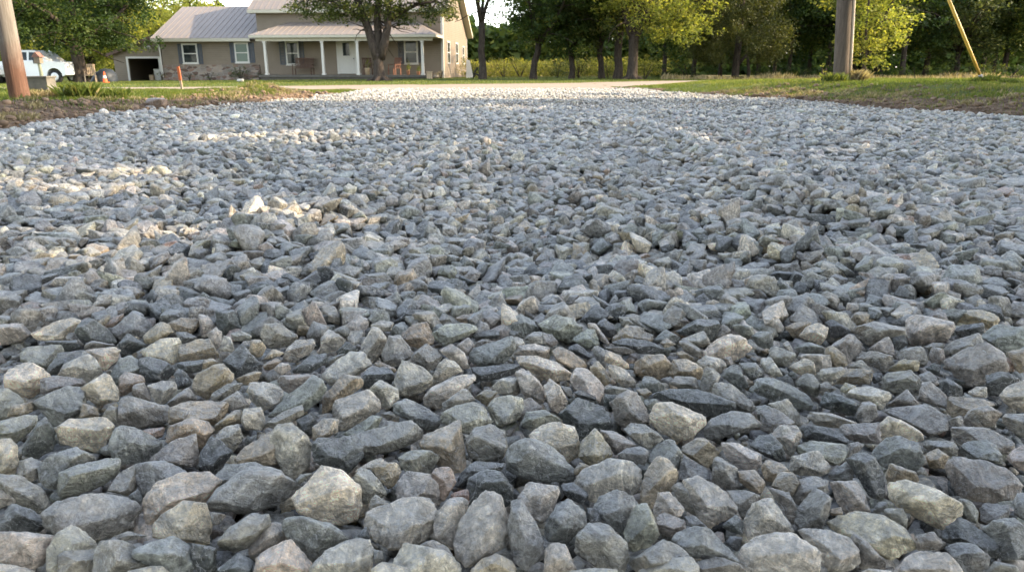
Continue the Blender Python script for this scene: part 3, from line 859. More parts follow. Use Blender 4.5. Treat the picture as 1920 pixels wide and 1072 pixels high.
gx = np.concatenate([line(-300, -60, 20), line(-60, -20, 2), line(-20, -12, .4), line(-12, 13, .11), line(13, 24, .4), line(24, 70, 2), line(70, 301, 20)])
gy = np.concatenate([line(-40, 0, 5), line(0, 5, .5), line(5, 20, .11), line(20, 30, .25), line(30, 70, 1.2), line(70, 130, 6), line(130, 900, 70)])
GX, GY = np.meshgrid(gx, gy); Z = terr(GX, GY)
nx, ny = len(gx), len(gy); idx = np.arange(nx*ny).reshape(ny, nx)
Fq = np.stack([idx[:-1, :-1], idx[:-1, 1:], idx[1:, 1:], idx[1:, :-1]], -1).reshape(-1, 4)
WLY, WLV = [5, 8, 9.3, 10.2, 11, 12.5, 14.5, 16, 18], [9, 5, 3.2, 1.8, .9, .7, .9, .4, .1]; WRY, WRV = [5, 8, 9.5, 11, 13, 15, 17, 20], [4.2, 3.2, 2.1, 1.0, .45, .3, .2, .05]
el, er = edge_l(GY), edge_r(GY); dl, dr = el-GX, GX-er; nn_ = fbm(np.stack([GX*.9, GY*.9, GX*0], -1), 61, 3)
wl = np.interp(GY, WLY, WLV); wr = np.interp(GY, WRY, WRV)
dirt = np.maximum(sstep(.35, -.35, dl-wl+nn_*1.0), 0)*(dl > 0)+sstep(.35, -.35, dr-wr+nn_*1.0)*(dr > 0)+((dl <= 0) & (dr <= 0))*1.0
dirt = np.clip(dirt+.9*np.exp(-(((GX-9.15)/.5)**2+((GY-14.5)/.5)**2)), 0, 1)
dirt = np.where(GY > Y_END+1, 0, dirt)
field = sstep(56, 62, GY)*sstep(-8, 2, GX)*sstep(26, 14, GX)
q = NM('earth_and_turf', .95, .1); tc = q.n('ShaderNodeNewGeometry').outputs['Position']
dcol = q.ramp(q.noise(tc, 7, 6, .7), [(.3, (.055, .036, .022)), (.5, (.12, .08, .05)), (.72, (.25, .18, .12))])
gcol = q.ramp(q.noise(tc, 2.2, 6, .7), [(.3, (.045, .062, .015)), (.55, (.085, .10, .026)), (.75, (.16, .14, .055))])
dm = q.math('ADD', q.attr('dirt').outputs['Fac'], q.math('MULTIPLY', q.math('SUBTRACT', q.noise(tc, 9, 5, .7), .5), .9))
c = q.mix(q.ramp(dm, [(.42, 0.0), (.58, 1.0)]), gcol, dcol)
c = q.mix(q.attr('field').outputs['Fac'], c, (.22, .17, .09))
M_GROUND = q.out(c, q.bump(q.noise(tc, 22, 6, .75), .8, .03))
g = mesh_np('ground', np.stack([GX, GY, Z], -1).reshape(-1, 3), Fq, M_GROUND, None, dict(dirt=dirt.ravel(), field=field.ravel()), smooth=True)
tag(g, kind='structure')

# the lane beyond the driveway: two edges measured in the photograph
lo = [(-700, 170), (0, 168), (400, 167), (700, 166), (960, 165.5), (1150, 164), (1250, 160), (1350, 156.5), (1500, 152.5), (1650, 150.8), (1950, 150), (2500, 149.6)]
hi = [(-700, 164), (0, 163.3), (400, 161.5), (700, 158), (960, 156), (1150, 153.8), (1250, 151.6), (1400, 149.7), (1650, 148.2), (1950, 147.4), (2500, 147)]
A = np.array([gnd(*p, -.03)[:2] for p in lo]); B = np.array([gnd(*p, -.03)[:2] for p in hi])
def rs(P, n):
    s = np.concatenate([[0], np.cumsum(np.hypot(*np.diff(P, axis=0).T))]); t = np.linspace(0, s[-1], n); return np.stack([np.interp(t, s, P[:, 0]), np.interp(t, s, P[:, 1])], 1)
A, B = rs(A, 120), rs(B, 120); k = 9
V = []; 
for j in range(k):
    f = j/(k-1); P = A*(1-f)+B*f; jit = fbm(np.stack([P[:, 0], P[:, 1], P[:, 0]*0], -1), 77, 2)*.15*(1 if j in (0, k-1) else 0)
    V.append(np.stack([P[:, 0], P[:, 1]+jit, np.maximum(terr(P[:, 0], P[:, 1]), -.2)+.014], -1))
V = np.concatenate(V); idx = np.arange(k*120).reshape(k, 120)
q = NM('pale_gravel_lane', .95, .1); tc = q.n('ShaderNodeNewGeometry').outputs['Position']
M_ROAD = q.out(q.ramp(q.noise(q.vmul(tc, (1, 2.5, 1)), 3.5, 6, .75), [(.3, (.225, .175, .13)), (.7, (.32, .255, .195))]), q.bump(q.noise(tc, 40, 4), .5, .02))
o = mesh_np('road', V, np.stack([idx[:-1, :-1], idx[:-1, 1:], idx[1:, 1:], idx[1:, :-1]], -1).reshape(-1, 4), M_ROAD, None, None, smooth=True); tag(o, kind='structure')
LANE = (A, B)

# ------------------------------------------------------------------ leaves
def leaf_mat(name, stops, trans=.45):
    q = NM(name, .6, .25); a = q.attr('lt').outputs['Fac']; c = q.ramp(a, stops)
    t = q.n('ShaderNodeBsdfTranslucent'); q.link(q.mix(1.0, c, (1.15, 1.2, .6), 'MULTIPLY'), t.inputs['Color'])
    q.link(c, q.b.inputs['Base Color']); ms = q.n('ShaderNodeMixShader'); ms.inputs[0].default_value = trans
    q.link(q.b.outputs[0], ms.inputs[1]); q.link(t.outputs[0], ms.inputs[2]); q.link(ms.outputs[0], q.N['Material Output'].inputs[0]); return q.m
ML_DARK = leaf_mat('dark_leaf', [(.0, (.026, .048, .015)), (.5, (.068, .10, .024)), (.8, (.155, .175, .034)), (1., (.32, .27, .05))])
ML_MID = leaf_mat('green_leaf', [(.0, (.030, .046, .015)), (.5, (.070, .086, .027)), (.85, (.145, .15, .043)), (1., (.25, .215, .07))])
ML_YEL = leaf_mat('yellow_green_leaf', [(.0, (.07, .095, .022)), (.5, (.19, .21, .042)), (1., (.36, .33, .07))], .55)
ML_CED = leaf_mat('cedar_spray', [(.0, (.035, .043, .013)), (.6, (.085, .09, .024)), (1., (.17, .155, .04))], .35)
ML_GOLD = leaf_mat('goldenrod_leaf', [(.0, (.08, .09, .02)), (.5, (.20, .19, .035)), (.8, (.32, .28, .06)), (1., (.30, .22, .11))], .5)
ML_GRASS = leaf_mat('grass_blade', [(.0, (.045, .07, .015)), (.5, (.115, .145, .028)), (.85, (.22, .21, .055)), (1., (.32, .26, .12))], .4)
ML_STRAW = leaf_mat('dry_grass_blade', [(.0, (.16, .12, .06)), (1., (.42, .34, .2))], .3)
q = NM('bark', .95, .1); tc = q.n('ShaderNodeTexCoord').outputs['Object']
M_BARK = q.out(q.ramp(q.noise(q.vmul(tc, (9, 9, 2)), 1.5, 6, .7), [(.3, (.025, .019, .015)), (.6, (.075, .06, .048)), (.8, (.13, .108, .088))]), q.bump(q.noise(q.vmul(tc, (16, 16, 2.5)), 1.5, 4), 1.0, .05))
def leaf_mesh(P, size, lt, rng, flat=.5, asp=.62):
    n = len(P); nrm = rng.normal(size=(n, 3)); nrm[:, 2] = nrm[:, 2]+np.sign(nrm[:, 2])*flat; nrm /= np.linalg.norm(nrm, axis=1)[:, None]
    a = np.cross(nrm, rng.normal(size=(n, 3))); a /= np.linalg.norm(a, axis=1)[:, None]; b = np.cross(nrm, a)
    s = (size*rng.uniform(.65, 1.35, n))[:, None]; mid = nrm*s*.12
    V = np.stack([P-a*s*.6, P+b*s*.5*asp-a*s*.08+mid, P+a*s*.6, P-b*s*.5*asp-a*s*.08+mid], 1).reshape(-1, 3)
    return V, np.arange(4*n).reshape(n, 4), np.repeat(lt, 4)
def crown_leaves(cl, per, leaf, rng, tone=.5, zthin=8.0):
    # cl: list of (centre, radius); clump by clump, denser on the outside
    Ps = []; S = []; T = []
    for c, r in cl:
        n = int(per*(r/.8)**2); sz = leaf
        if c[2] > zthin: n = max(6, n//4); sz = leaf*2.0
        d = rng.normal(size=(n, 3)); d /= np.linalg.norm(d, axis=1)[:, None]; d *= (rng.uniform(0, 1, n)**.45*r)[:, None]; d[:, 2] *= .62
        Ps.append(np.array(c)+d); S.append(np.full(n, sz)); T.append(np.clip(tone+rng.normal()*.13+rng.normal(size=n)*.16, 0, 1))
    return leaf_mesh(np.vstack(Ps), np.concatenate(S), np.concatenate(T), rng)
def limb_path(p, d, L, n, rng, wob, rise):
    pts = [np.array(p, float)]; d = np.array(d, float)/np.linalg.norm(d)
    for i in range(n):
        d = d+rng.normal(size=3)*wob; d[2] += rise; d /= np.linalg.norm(d); pts.append(pts[-1]+d*L/n)
    return pts
def tree_meshes(seed, H, r0, fork, limbs, spread, leaf=.15, per=70, lo=2.0, clr=(.5, 1.0), tone=.5, extra=30, lean=(0, 0), density=1.0, steep=1.0, zthin=8.0):
    rng = np.random.default_rng(seed); mb = MB(); cl = []
    tr = [np.array([0, 0, -.5])]; tr.append(np.array([0, 0, .05])); nseg = 4
    for i in range(nseg): tr.append(np.array([lean[0]*(i+1)/nseg, lean[1]*(i+1)/nseg, 0])+np.array([rng.normal()*.04, rng.normal()*.04, fork*(i+1)/nseg]))
    mb.tube(tr, [r0*1.55, r0*1.32, r0*1.02, r0*.95, r0*.9, r0*.92], 12)
    top = tr[-1]; a0 = rng.uniform(0, 2*pi)
    for i in range(limbs):
        az = a0+2*pi*i/limbs+rng.normal()*.25; el_ = rng.uniform(.75, 1.2)*steep if i else 1.45
        d = np.array([cos(az)*cos(el_), sin(az)*cos(el_), sin(el_)]); L = (H-fork)*rng.uniform(.7, .95)
        pth = limb_path(top-np.array([0, 0, .15]), d, L, 6, rng, .14, .02); rr = r0*rng.uniform(.5, .68)
        mb.tube(pth, [rr*(1-.82*(k/6)**.8)+.015 for k in range(7)], 8)
        for k in range(1, 7):
            for m in range(2 if k < 6 else 1):
                az2 = rng.uniform(0, 2*pi); bd = np.array([cos(az2), sin(az2), rng.uniform(-.25, .6)])
                bp = limb_path(pth[k], bd, spread*rng.uniform(.45, 1.0), 4, rng, .22, -.05); br = rr*.32*(1-.1*k)
                mb.tube(bp, [br*(1-.2*j)+.008 for j in range(5)], 5, cap=False)
                for j in (2, 3, 4):
                    if bp[j][2] > lo: cl.append((bp[j]+rng.normal(size=3)*.25, rng.uniform(*clr)))
            if k > 2: cl.append((pth[k]+rng.normal(size=3)*.4, rng.uniform(*clr)))
    for _ in range(extra):
        az = rng.uniform(0, 2*pi); rr_ = spread*1.15*sqrt(rng.uniform(.25, 1)); z = rng.uniform(lo, H)
        f = sqrt(max(.05, 1-((z-(lo+H)/2)/((H-lo)/2+.5))**2)); cl.append((np.array([cos(az)*rr_*f*1.1+lean[0], sin(az)*rr_*f*1.1+lean[1], z]), rng.uniform(*clr)))
    V, Fc, lt = crown_leaves(cl, per*density, leaf, rng, tone, zthin)
    return mb, (V, Fc, lt)
def put_tree(mb, crown, mat, loc, label, cat='tree', group=None, name='tree', rz=0.0):
    e = empty(name, loc, rz); tag(e, label, cat, group); t = mb.build('trunk', M_BARK, e, smooth=True)
    c = mesh_np('crown', crown[0], crown[1], mat, e, dict(lt=crown[2])); return e
def copy_thing(e, loc, rz, label, sc=1.0, mats=None):
    r = e.copy(); COL.objects.link(r); r.location = loc; r.rotation_euler = (0, 0, rz); r.scale = (sc,)*3; r['label'] = label
    for ch in e.children:
        c = ch.copy(); COL.objects.link(c); c.parent = r
        for g_ in ch.children:
            d = g_.copy(); COL.objects.link(d); d.parent = c
    return r
def gp(px, py, Y):                         # ground spot seen at column px, at distance Y
    p = at(px, py, Y); p[2] = float(terr(p[0], p[1])); return p

# --- yard tree in front of the porch
p = gp(712, 148, 40)
mb = MB(); rng = np.random.default_rng(3)
mb.tube([(0, 0, -.4), (0, 0, .04), (-.02, 0, .5), (-.03, 0, 1.0), (-.02, 0, 1.35)], [.44, .34, .28, .255, .265], 12)
for a in range(6):
    w_ = a*1.05+.3; mb.tube([(0, 0, .30), (cos(w_)*.38, sin(w_)*.38, .06), (cos(w_)*.8, sin(w_)*.8, -.06)], [.16, .13, .06], 7)
cl = []
limbs_ = [((-.05, 0, 1.1), [(-.25, 0, 1.7), (-.5, .1, 2.6), (-.85, .2, 3.6), (-1.4, .3, 4.8), (-2.2, .4, 6.5)], .26), ((0, 0, 1.2), [(.02, .1, 2.0), (-.02, .2, 3.0), (.1, .3, 4.2), (0, .3, 6.0), (.3, .5, 8)], .24),
          ((.08, 0, 1.1), [(.35, -.1, 1.9), (.55, -.1, 2.7), (.62, 0, 3.7), (.9, .1, 5.0), (1.6, .2, 7)], .24), ((-.6, .1, 2.9), [(-1.4, 0, 3.4), (-2.3, -.2, 3.9), (-3.2, -.3, 4.1)], .09), ((.6, 0, 2.9), [(1.3, .2, 3.4), (2.2, .2, 3.8), (3.1, .2, 3.9)], .09)]
for s0, pts, r in limbs_:
    pts = [s0]+pts; mb.tube(pts, [r*(1-.75*i/len(pts))+.012 for i in range(len(pts))], 9)
    for i in range(2, len(pts)):
        for _ in range(5):
            az = rng.uniform(0, 2*pi); bp = limb_path(pts[i], (cos(az), sin(az), rng.uniform(-.5, .3)), rng.uniform(.9, 2.3), 4, rng, .25, -.07)
            mb.tube(bp, [.05, .038, .028, .018, .01], 5, cap=False)
            for j in (2, 3, 4):
                if bp[j][2] > 2.75+rng.uniform(0, .5): cl.append((bp[j], rng.uniform(.28, .55)))
for _ in range(76): cl.append((np.array([rng.uniform(-3.6, 3.9), rng.uniform(-1.5, 2), rng.uniform(3.0, 4.8)]), rng.uniform(.3, .55)))
for _ in range(14): cl.append((np.array([rng.uniform(.6, 3.6), rng.uniform(-1.0, 1.5), rng.uniform(2.7, 3.6)]), rng.uniform(.18, .34)))
for _ in range(60): cl.append((np.array([rng.uniform(-4, 4), rng.uniform(-3, 3), rng.uniform(5, 9.5)]), rng.uniform(.6, 1.0)))
V, Fc, lt = crown_leaves(cl, 175, .125, rng, .5, 5.2)
put_tree(mb, (V, Fc, lt), ML_MID, p, 'forked yard tree with three upright limbs standing before the porch', name='yard_tree')

# --- big dark maple behind the pickup
mb, cr = tree_meshes(11, 10, .36, 2.3, 6, 3.9, leaf=.17, per=95, lo=1.9, clr=(.55, 1.05), tone=.24, extra=120, steep=.8)
put_tree(mb, cr, ML_DARK, gp(152, 150, 46), 'big dense dark green maple behind the white pickup', name='maple_tree')
mb, cr = tree_meshes(12, 9, .26, 1.2, 5, 2.6, leaf=.17, per=75, lo=.4, clr=(.5, .9), tone=.62, extra=50)
pt = put_tree(mb, cr, ML_YEL, gp(240, 150, 60), 'yellow-green tree rising over the garage roof', name='small_tree', group='light green trees behind the garage')
copy_thing(pt, gp(172, 150, 62), 1.3, 'yellow-green tree seen low between the maple trunk and the garage', .9)
copy_thing(pt, gp(20, 150, 63), 2.3, 'light green tree behind the left utility pole', 1.0)
copy_thing(pt, gp(372, 150, 72), 4.1, 'light green tree top above the garage end of the long roof', 1.0)
copy_thing(pt, gp(300, 150, 76), 5.1, 'light green tree top just left of the long roof ridge', 1.0)

# --- trees in the middle
mb, cr = tree_meshes(21, 9, .20, 3.1, 4, 2.0, leaf=.13, per=26, lo=3.9, clr=(.3, .6), tone=.35, extra=6, steep=1.2)
put_tree(mb, cr, ML_DARK, gp(905, 147, 44), 'thin bare-stemmed dark tree right beside the house', name='slender_tree')
mb, cr = tree_meshes(22, 9, .19, 2.0, 5, 2.6, leaf=.16, per=80, lo=1.3, clr=(.5, .9), tone=.35, extra=34, lean=(.25, 0))
dk = put_tree(mb, cr, ML_DARK, gp(1000, 147, 45), 'dark tree with a leaning trunk left of the pale-crowned maple', name='dark_tree', group='dark green trees in the middle of the background')
copy_thing(dk, gp(1072, 147, 45.5), 2.0, 'dark tree with a low crown just right of the leaning trunk', .86)
copy_thing(dk, gp(1128, 147, 46), 3.9, 'dark tree half hidden left of the twin maple trunks', .95)
mb, cr = tree_meshes(24, 9.5, .23, 2.6, 5, 3.2, leaf=.16, per=80, lo=1.9, clr=(.5, .95), tone=.55, extra=30)
put_tree(mb, cr, ML_MID, gp(1158, 147, 44.5), 'thick straight trunk standing close left of the bright maple', name='shade_tree')
# bright maple, main tree of the centre: crown leaning right
p = gp(1184, 149, 42); mb = MB(); rng = np.random.default_rng(8)
mb.tube([(0, 0, -.4), (0, 0, .05), (.03, 0, .7), (.04, 0, 1.5), (.02, 0, 2.35)], [.42, .33, .27, .255, .28], 12); cl = []
for a in range(5):
    w_ = a*1.25; mb.tube([(0, 0, .3), (cos(w_)*.4, sin(w_)*.4, .05), (cos(w_)*.75, sin(w_)*.75, -.06)], [.15, .12, .05], 7)
for s0, pts, r in [((-.05, 0, 2.1), [(-.35, 0, 3.0), (-.7, .1, 4.0), (-1.2, .2, 5.2), (-1.9, .2, 7)], .2), ((0, 0, 2.2), [(.1, .1, 3.2), (.25, .1, 4.3), (.4, .2, 6.0), (.3, .3, 8.5)], .22), ((.08, 0, 2.1), [(.45, 0, 2.9), (.75, .1, 3.9), (1.15, .1, 5.2), (2.0, 0, 7.2)], .2), ((.5, 0, 3.0), [(1.6, -.2, 3.6), (2.8, -.3, 4.1), (3.9, -.3, 4.1)], .1)]:
    pts = [s0]+pts; mb.tube(pts, [r*(1-.72*i/len(pts))+.015 for i in range(len(pts))], 9)
    for i in range(1, len(pts)):
        for _ in range(4):
            az = rng.uniform(0, 2*pi); bp = limb_path(pts[i], (cos(az)+.25, sin(az), rng.uniform(-.3, .4)), rng.uniform(1.2, 2.8), 4, rng, .2, -.06); mb.tube(bp, [.06, .045, .03, .02, .01], 5, cap=False)
            for j in (3, 4):
                if bp[j][2] > 2.5: cl.append((bp[j], rng.uniform(.4, .75)))
for _ in range(120):
    x = rng.uniform(-3.0, 4.6); zlo = 3.0 if x < .2 else 2.15+.12*(x-2)**2; cl.append((np.array([x, rng.uniform(-2.6, 2.6), rng.uniform(zlo, 8.5)]), rng.uniform(.35, .8)))
for _ in range(34): cl.append((np.array([rng.uniform(.6, 4.4), rng.uniform(-2.8, -.5), rng.uniform(1.75, 3.2)]), rng.uniform(.3, .55)))
V, Fc, lt = crown_leaves(cl, 105, .135, rng, .62, 6.5)
put_tree(mb, (V, Fc, lt), ML_YEL, p, 'bright yellow-green maple with a forked trunk and wide drooping crown', name='maple_tree')

# --- cedar
rng = np.random.default_rng(33); mb = MB(); mb.tube([(0, 0, -.3), (0, 0, 1), (.1, 0, 3), (0, 0, 9)], [.24, .2, .16, .03], 9); Ps = []; T = []
mb.tube([(.9, .3, -.3), (.85, .3, .6), (.6, .2, 1.6)], [.13, .1, .08], 7); mb.tube([(-.1, .1, .4), (.35, 0, 1.1), (.9, 0, 1.7)], [.12, .09, .06], 7)
for k in range(420):
    z = .35+8.6*rng.uniform()**1.25; R = (2.75*(1-(z/9.6)**1.4)+.1)*(1+.16*sin(3*z+k)); az = rng.uniform(0, 2*pi); d = np.array([cos(az), sin(az), .35])
    n = 130 if z < 5.5 else 40; t = rng.uniform(.35, 1, n)**.6; c = np.array([0, 0, z])+d*R*t[:, None]
    Ps.append(c+rng.normal(size=(n, 3))*np.array([.2, .2, .15])); T.append(np.clip(.45+rng.normal()*.15+rng.normal(size=n)*.15, 0, 1))
V, Fc, lt = leaf_mesh(np.vstack(Ps), .12, np.concatenate(T), rng, .1, .45)
put_tree(mb, (V, Fc, lt), ML_CED, gp(1378, 147, 45), 'broad olive-brown cedar with low sweeping sprays at the wood edge', name='cedar_tree')

# --- the wood along the right
protos = []
for k, (s, H, r0, fk, nl, sp, lf, per, lo_, tn, ml) in enumerate([(51, 9, .15, 2.2, 5, 2.7, .17, 62, .9, .40, ML_DARK), (52, 9.5, .13, 2.6, 5, 2.4, .17, 58, 1.6, .5, ML_DARK), (53, 8.5, .16, 1.6, 6, 2.5, .16, 66, .4, .52, ML_MID), (54, 9, .17, 2.4, 5, 3.0, .18, 62, 1.2, .33, ML_DARK)]):
    mb, cr = tree_meshes(s, H, r0, fk, nl, sp, leaf=lf, per=per, lo=lo_, clr=(.45, .95), tone=tn, extra=60); protos.append((mb, cr, ml))
wood = [(1245, 54, 0), (1300, 58, 3), (1350, 60, 1), (1420, 55, 3), (1478, 52, 1), (1515, 56, 0), (1552, 50, 3), (1640, 55, 0), (1690, 47, 3), (1733, 52, 1), (1790, 49, 2), (1838, 56, 3), (1880, 50, 0), (1935, 47, 1), (1985, 52, 3), (2050, 48, 0), (2120, 55, 1), (1600, 60, 3), (1735, 60, 0), (1860, 62, 1), (1960, 60, 3), (1450, 64, 0)]
WL = ['behind the drooping side of the bright maple', 'in deep shade left of the cedar', 'behind the cedar', 'filling the gap right of the cedar', 'tall and bare-stemmed right of the cedar', 'midway between the cedar and the right pole', 'just left of the right utility pole', 'dark, just right of the yellow-green sapling', 'right of the dark gap beside the yellow-green sapling', 'with a straight pale stem left of the yellow guy guard', 'with light leaves crossed by the yellow guy guard', 'dark, behind the yellow guy guard', 'right of the yellow guy guard', 'at the right edge of the wood', 'outermost, cut by the right edge', 'past the right edge near the lane', 'past the right edge farther back', 'second row, behind the yellow-green sapling', 'second row, behind the pale stem', 'second row, right of the guy guard', 'second row, at the right edge', 'third row, behind the gap right of the cedar']
first = {}
for (px, Y, k), wl_ in zip(wood, WL):
    loc = gp(px, 147, Y); lb = 'woodland tree '+wl_
    if k not in first:
        mb, cr, ml = protos[k]; first[k] = put_tree(mb, cr, ml, loc, lb, name='woodland_tree', group='trees of the wood on the right')
    else: copy_thing(first[k], loc, random.uniform(0, 6), lb, random.uniform(.9, 1.1))
mb, cr = tree_meshes(60, 8.5, .12, 1.0, 5, 1.7, leaf=.15, per=90, lo=.9, clr=(.35, .7), tone=.6, extra=60)
put_tree(mb, cr, ML_YEL, gp(1618, 147, 40), 'bright yellow-green young tree right of the right utility pole', name='young_tree')

# --- shrubs
def shrub_mesh(seed, w, h, n, leaf, tone=.5, spiky=False):
    rng = np.random.default_rng(seed); cl = []
    for _ in range(n): a = rng.uniform(0, 2*pi); r = w*.5*sqrt(rng.uniform()); cl.append((np.array([cos(a)*r, sin(a)*r*.6, rng.uniform(.15, 1)*h*(1-.45*(r/(w*.5))**2)]), rng.uniform(.22, .42)*min(1, h)))
    V, Fc, lt = crown_leaves(cl, 220, leaf, rng, tone, 99); V[:, 2] = np.maximum(V[:, 2], -.05); return V, Fc, lt
def put_shrub(sd, w, h, n, leaf, tone, mat, loc, label, group=None, name='shrub'):
    e = empty(name, loc); tag(e, label, 'shrub', group); V, Fc, lt = shrub_mesh(sd, w, h, n, leaf, tone)
    mesh_np('foliage', V, Fc, mat, e, dict(lt=lt)); mb = MB(); rr = np.random.default_rng(sd)
    for _ in range(5): a = rr.uniform(0, 6.28); mb.tube([(0, 0, -.1), (cos(a)*w*.15, sin(a)*w*.1, h*.4), (cos(a)*w*.3, sin(a)*w*.2, h*.8)], [.03, .02, .01], 5)
    mb.build('stem', M_BARK, e); return e
gd = put_shrub(71, 3.2, 1.5, 26, .09, .6, ML_GOLD, gp(945, 147, 57), 'yellow goldenrod thicket between the slender tree and the leaning tree', 'yellow-flowered thickets behind the lawn')
copy_thing(gd, gp(885, 147, 55), 1.1, 'yellow goldenrod thicket touching the house corner', .95)
copy_thing(gd, gp(918, 147, 60), 2.4, 'yellow goldenrod thicket behind the slender tree trunk', .9)
copy_thing(gd, gp(1000, 147, 62), 3.4, 'yellow goldenrod thicket behind the leaning dark trunk', .85)
copy_thing(gd, gp(975, 147, 55), 5.4, 'yellow goldenrod thicket just left of the leaning dark trunk', .9)
copy_thing(gd, gp(1035, 147, 60), 4.4, 'yellow goldenrod thicket right of the leaning dark trunk', .9)
copy_thing(gd, gp(1100, 147, 62), 1.9, 'yellow goldenrod thicket behind the low-crowned dark tree', .9)
put_shrub(72, 2.0, .95, 14, .08, .35, ML_GOLD, gp(1208, 148, 43), 'low yellow-green bush right of the bright maple trunk')
bu = put_shrub(73, 1.8, 1.9, 22, .10, .5, ML_MID, gp(1085, 147, 48), 'tall green bush in the middle of the tree row', 'bushes under the middle trees')
copy_thing(bu, gp(1140, 147, 47), 2.0, 'green bush just left of the thick straight trunk', .6)
copy_thing(bu, gp(1045, 147, 52), 4.0, 'green bush right of the leaning dark trunk', .7)
un = put_shrub(74, 3.0, 1.1, 26, .10, .35, ML_DARK, gp(1290, 147, 50), 'dark undergrowth clump left of the cedar', 'dark undergrowth clumps along the wood edge')
for px, Y, s_, lb in [(1255, 51, .9, 'behind the low yellow-green bush'), (1450, 49, .9, 'right of the cedar'), (1505, 48, .8, 'left of the right utility pole'), (1550, 47, .7, 'behind the right utility pole'), (1660, 46, .8, 'right of the young yellow-green tree'), (1715, 45, .7, 'beside the pale stem'), (1770, 46, .8, 'left of the guy guard foot'), (1830, 45, .75, 'behind the guy guard foot'), (1890, 44, .8, 'right of the guy guard foot'), (1950, 44, .9, 'at the right edge of the picture')]:
    copy_thing(un, gp(px, 147, Y), px*.37, 'dark undergrowth clump '+lb, s_)

rng = np.random.default_rng(71); n = 16000; px = rng.uniform(880, 1260, n); Y = rng.uniform(58, 74, n); x = (px-960)/1445*Y; P = np.stack([x, Y, terr(x, Y)+rng.uniform(0, 1, n)*(.6+1.1*vnoise(np.stack([x*.5, Y*.3, x*0], -1), 3))], -1)
V, Fc, lt = leaf_mesh(P, np.full(n, .20), np.clip(.45+rng.normal(size=n)*.25, 0, 1), rng, .0, .45)
FIELD = (V, Fc, lt)
# --- far wood: one mass
rng = np.random.default_rng(90); n = 80000
px = np.concatenate([rng.uniform(-150, 2150, n), rng.uniform(-1100, -150, 22000), rng.uniform(2150, 3000, 16000)]); n = len(px); Y = rng.uniform(84, 96, n)
hmax = np.interp(px, [-150, 60, 140, 225, 270, 300, 340, 420, 455, 500, 840, 866, 880, 930, 965, 1010, 1060, 2200], [11, 11, 10, 7.5, 8.2, 6.6, 7.6, 7.9, 6.6, 6.0, 6, 6.2, 6.0, 5.2, 5.6, 8.5, 12, 14])
hmax = hmax+1.1*fbm(np.stack([px*.03, px*0, px*0], -1), 12, 3)
z = -.4+hmax*rng.uniform(0, 1, n)**1.5; keep = (vnoise(np.stack([px*.045, z*.8, Y*.25], -1), 15) > .22) | (z < 3.8); px, Y, z = px[keep], Y[keep], z[keep]
P = np.stack([(px-960)/F_PX*.96*Y, Y, z], -1); lt = np.clip(.15+.75*vnoise(np.stack([px*.02, z*.5, Y*.2], -1), 19)+rng.normal(size=len(px))*.12, 0, 1)
V, Fc, lt4 = leaf_mesh(P, np.full(len(P), .75), lt, rng, .2, .8)
o = mesh_np('woods', V, Fc, ML_DARK, None, dict(lt=lt4)); tag(o, 'dark mass of distant woodland closing the view', 'woods', kind='stuff')

# ------------------------------------------------------------------ shade trees standing right of the frame
SUN_EL, SUN_AZ = radians(28), radians(4)          # azimuth measured from +x towards +y
sd = np.array([cos(SUN_EL)*cos(SUN_AZ), cos(SUN_EL)*sin(SUN_AZ), sin(SUN_EL)])
rng = np.random.default_rng(123); N_ = 150000
G = np.stack([rng.uniform(-12, 14, N_), rng.uniform(-4, 14.5, N_)], 1)
lim = np.interp(G[:, 0], [-12, -7, -5.5, -4, -2, 0, 4.5, 6, 14], [9.0, 9.4, 10.4, 12.0, 13.0, 13.2, 13.0, 13.4, 13.4])+.5*fbm(np.stack([G[:, 0]*1.1, G[:, 1]*0, G[:, 1]*0], -1), 5, 3)
keep = G[:, 1] < lim
gpx, gpy = proj(np.stack([G[:, 0], np.maximum(G[:, 1], .4), G[:, 0]*0], -1))
nz = fbm(np.stack([G[:, 0]*3, G[:, 1]*3, G[:, 0]*0], -1), 31, 2)*.35
for cx, cy, rx, ry, ang, dens in [(170, 350, 330, 28, -1.5, .80), (30, 380, 190, 24, 0, .62), (575, 420, 190, 48, 3, .84), (330, 445, 240, 30, -5, .88), (80, 480, 260, 44, -3, .85), (500, 264, 190, 15, 0, .9), (1290, 267, 90, 14, 6, .93), (930, 208, 110, 8, 0, .9), (800, 300, 160, 14, 0, .7), (1600, 412, 140, 22, 3, .8), (300, 535, 160, 24, 0, .75), (1500, 300, 120, 12, 0, .6)]:
    a = radians(ang); dx, dy = gpx-cx, gpy-cy; ex = (dx*cos(a)+dy*sin(a))/rx; ey = (-dx*sin(a)+dy*cos(a))/ry
    keep &= ~((ex**2+ey**2+nz < 1) & (rng.uniform(size=N_) < dens))
G = G[keep]; h = rng.uniform(2.9, 14.5, len(G)); P = np.concatenate([G, np.zeros((len(G), 1))], 1)+sd*(h/sin(SUN_EL))[:, None]
TR = [((10.5, 3.4), 4.6, 'nearest the camera'), ((16.0, 2.0), 5.0, 'behind the nearest one'), ((14.5, 9.5), 5.0, 'level with the right utility pole'), ((19.5, 7.0), 5.2, 'farther right behind the others'), ((20.5, 14.0), 5.4, 'farthest up the driveway'), ((25, 11), 5.4, 'in the last row'), ((15.8, 14.8), 4.6, 'just up the driveway from the right pole'), ((27, 18), 5.6, 'in the far corner'), ((10.8, -2.0), 4.6, 'beside the camera'), ((17.0, -3.5), 5.2, 'behind the camera')]
used = np.zeros(len(P), bool)
order_ = rng.permutation(len(TR))
own = np.full(len(P), -1); best = np.full(len(P), 1.0)
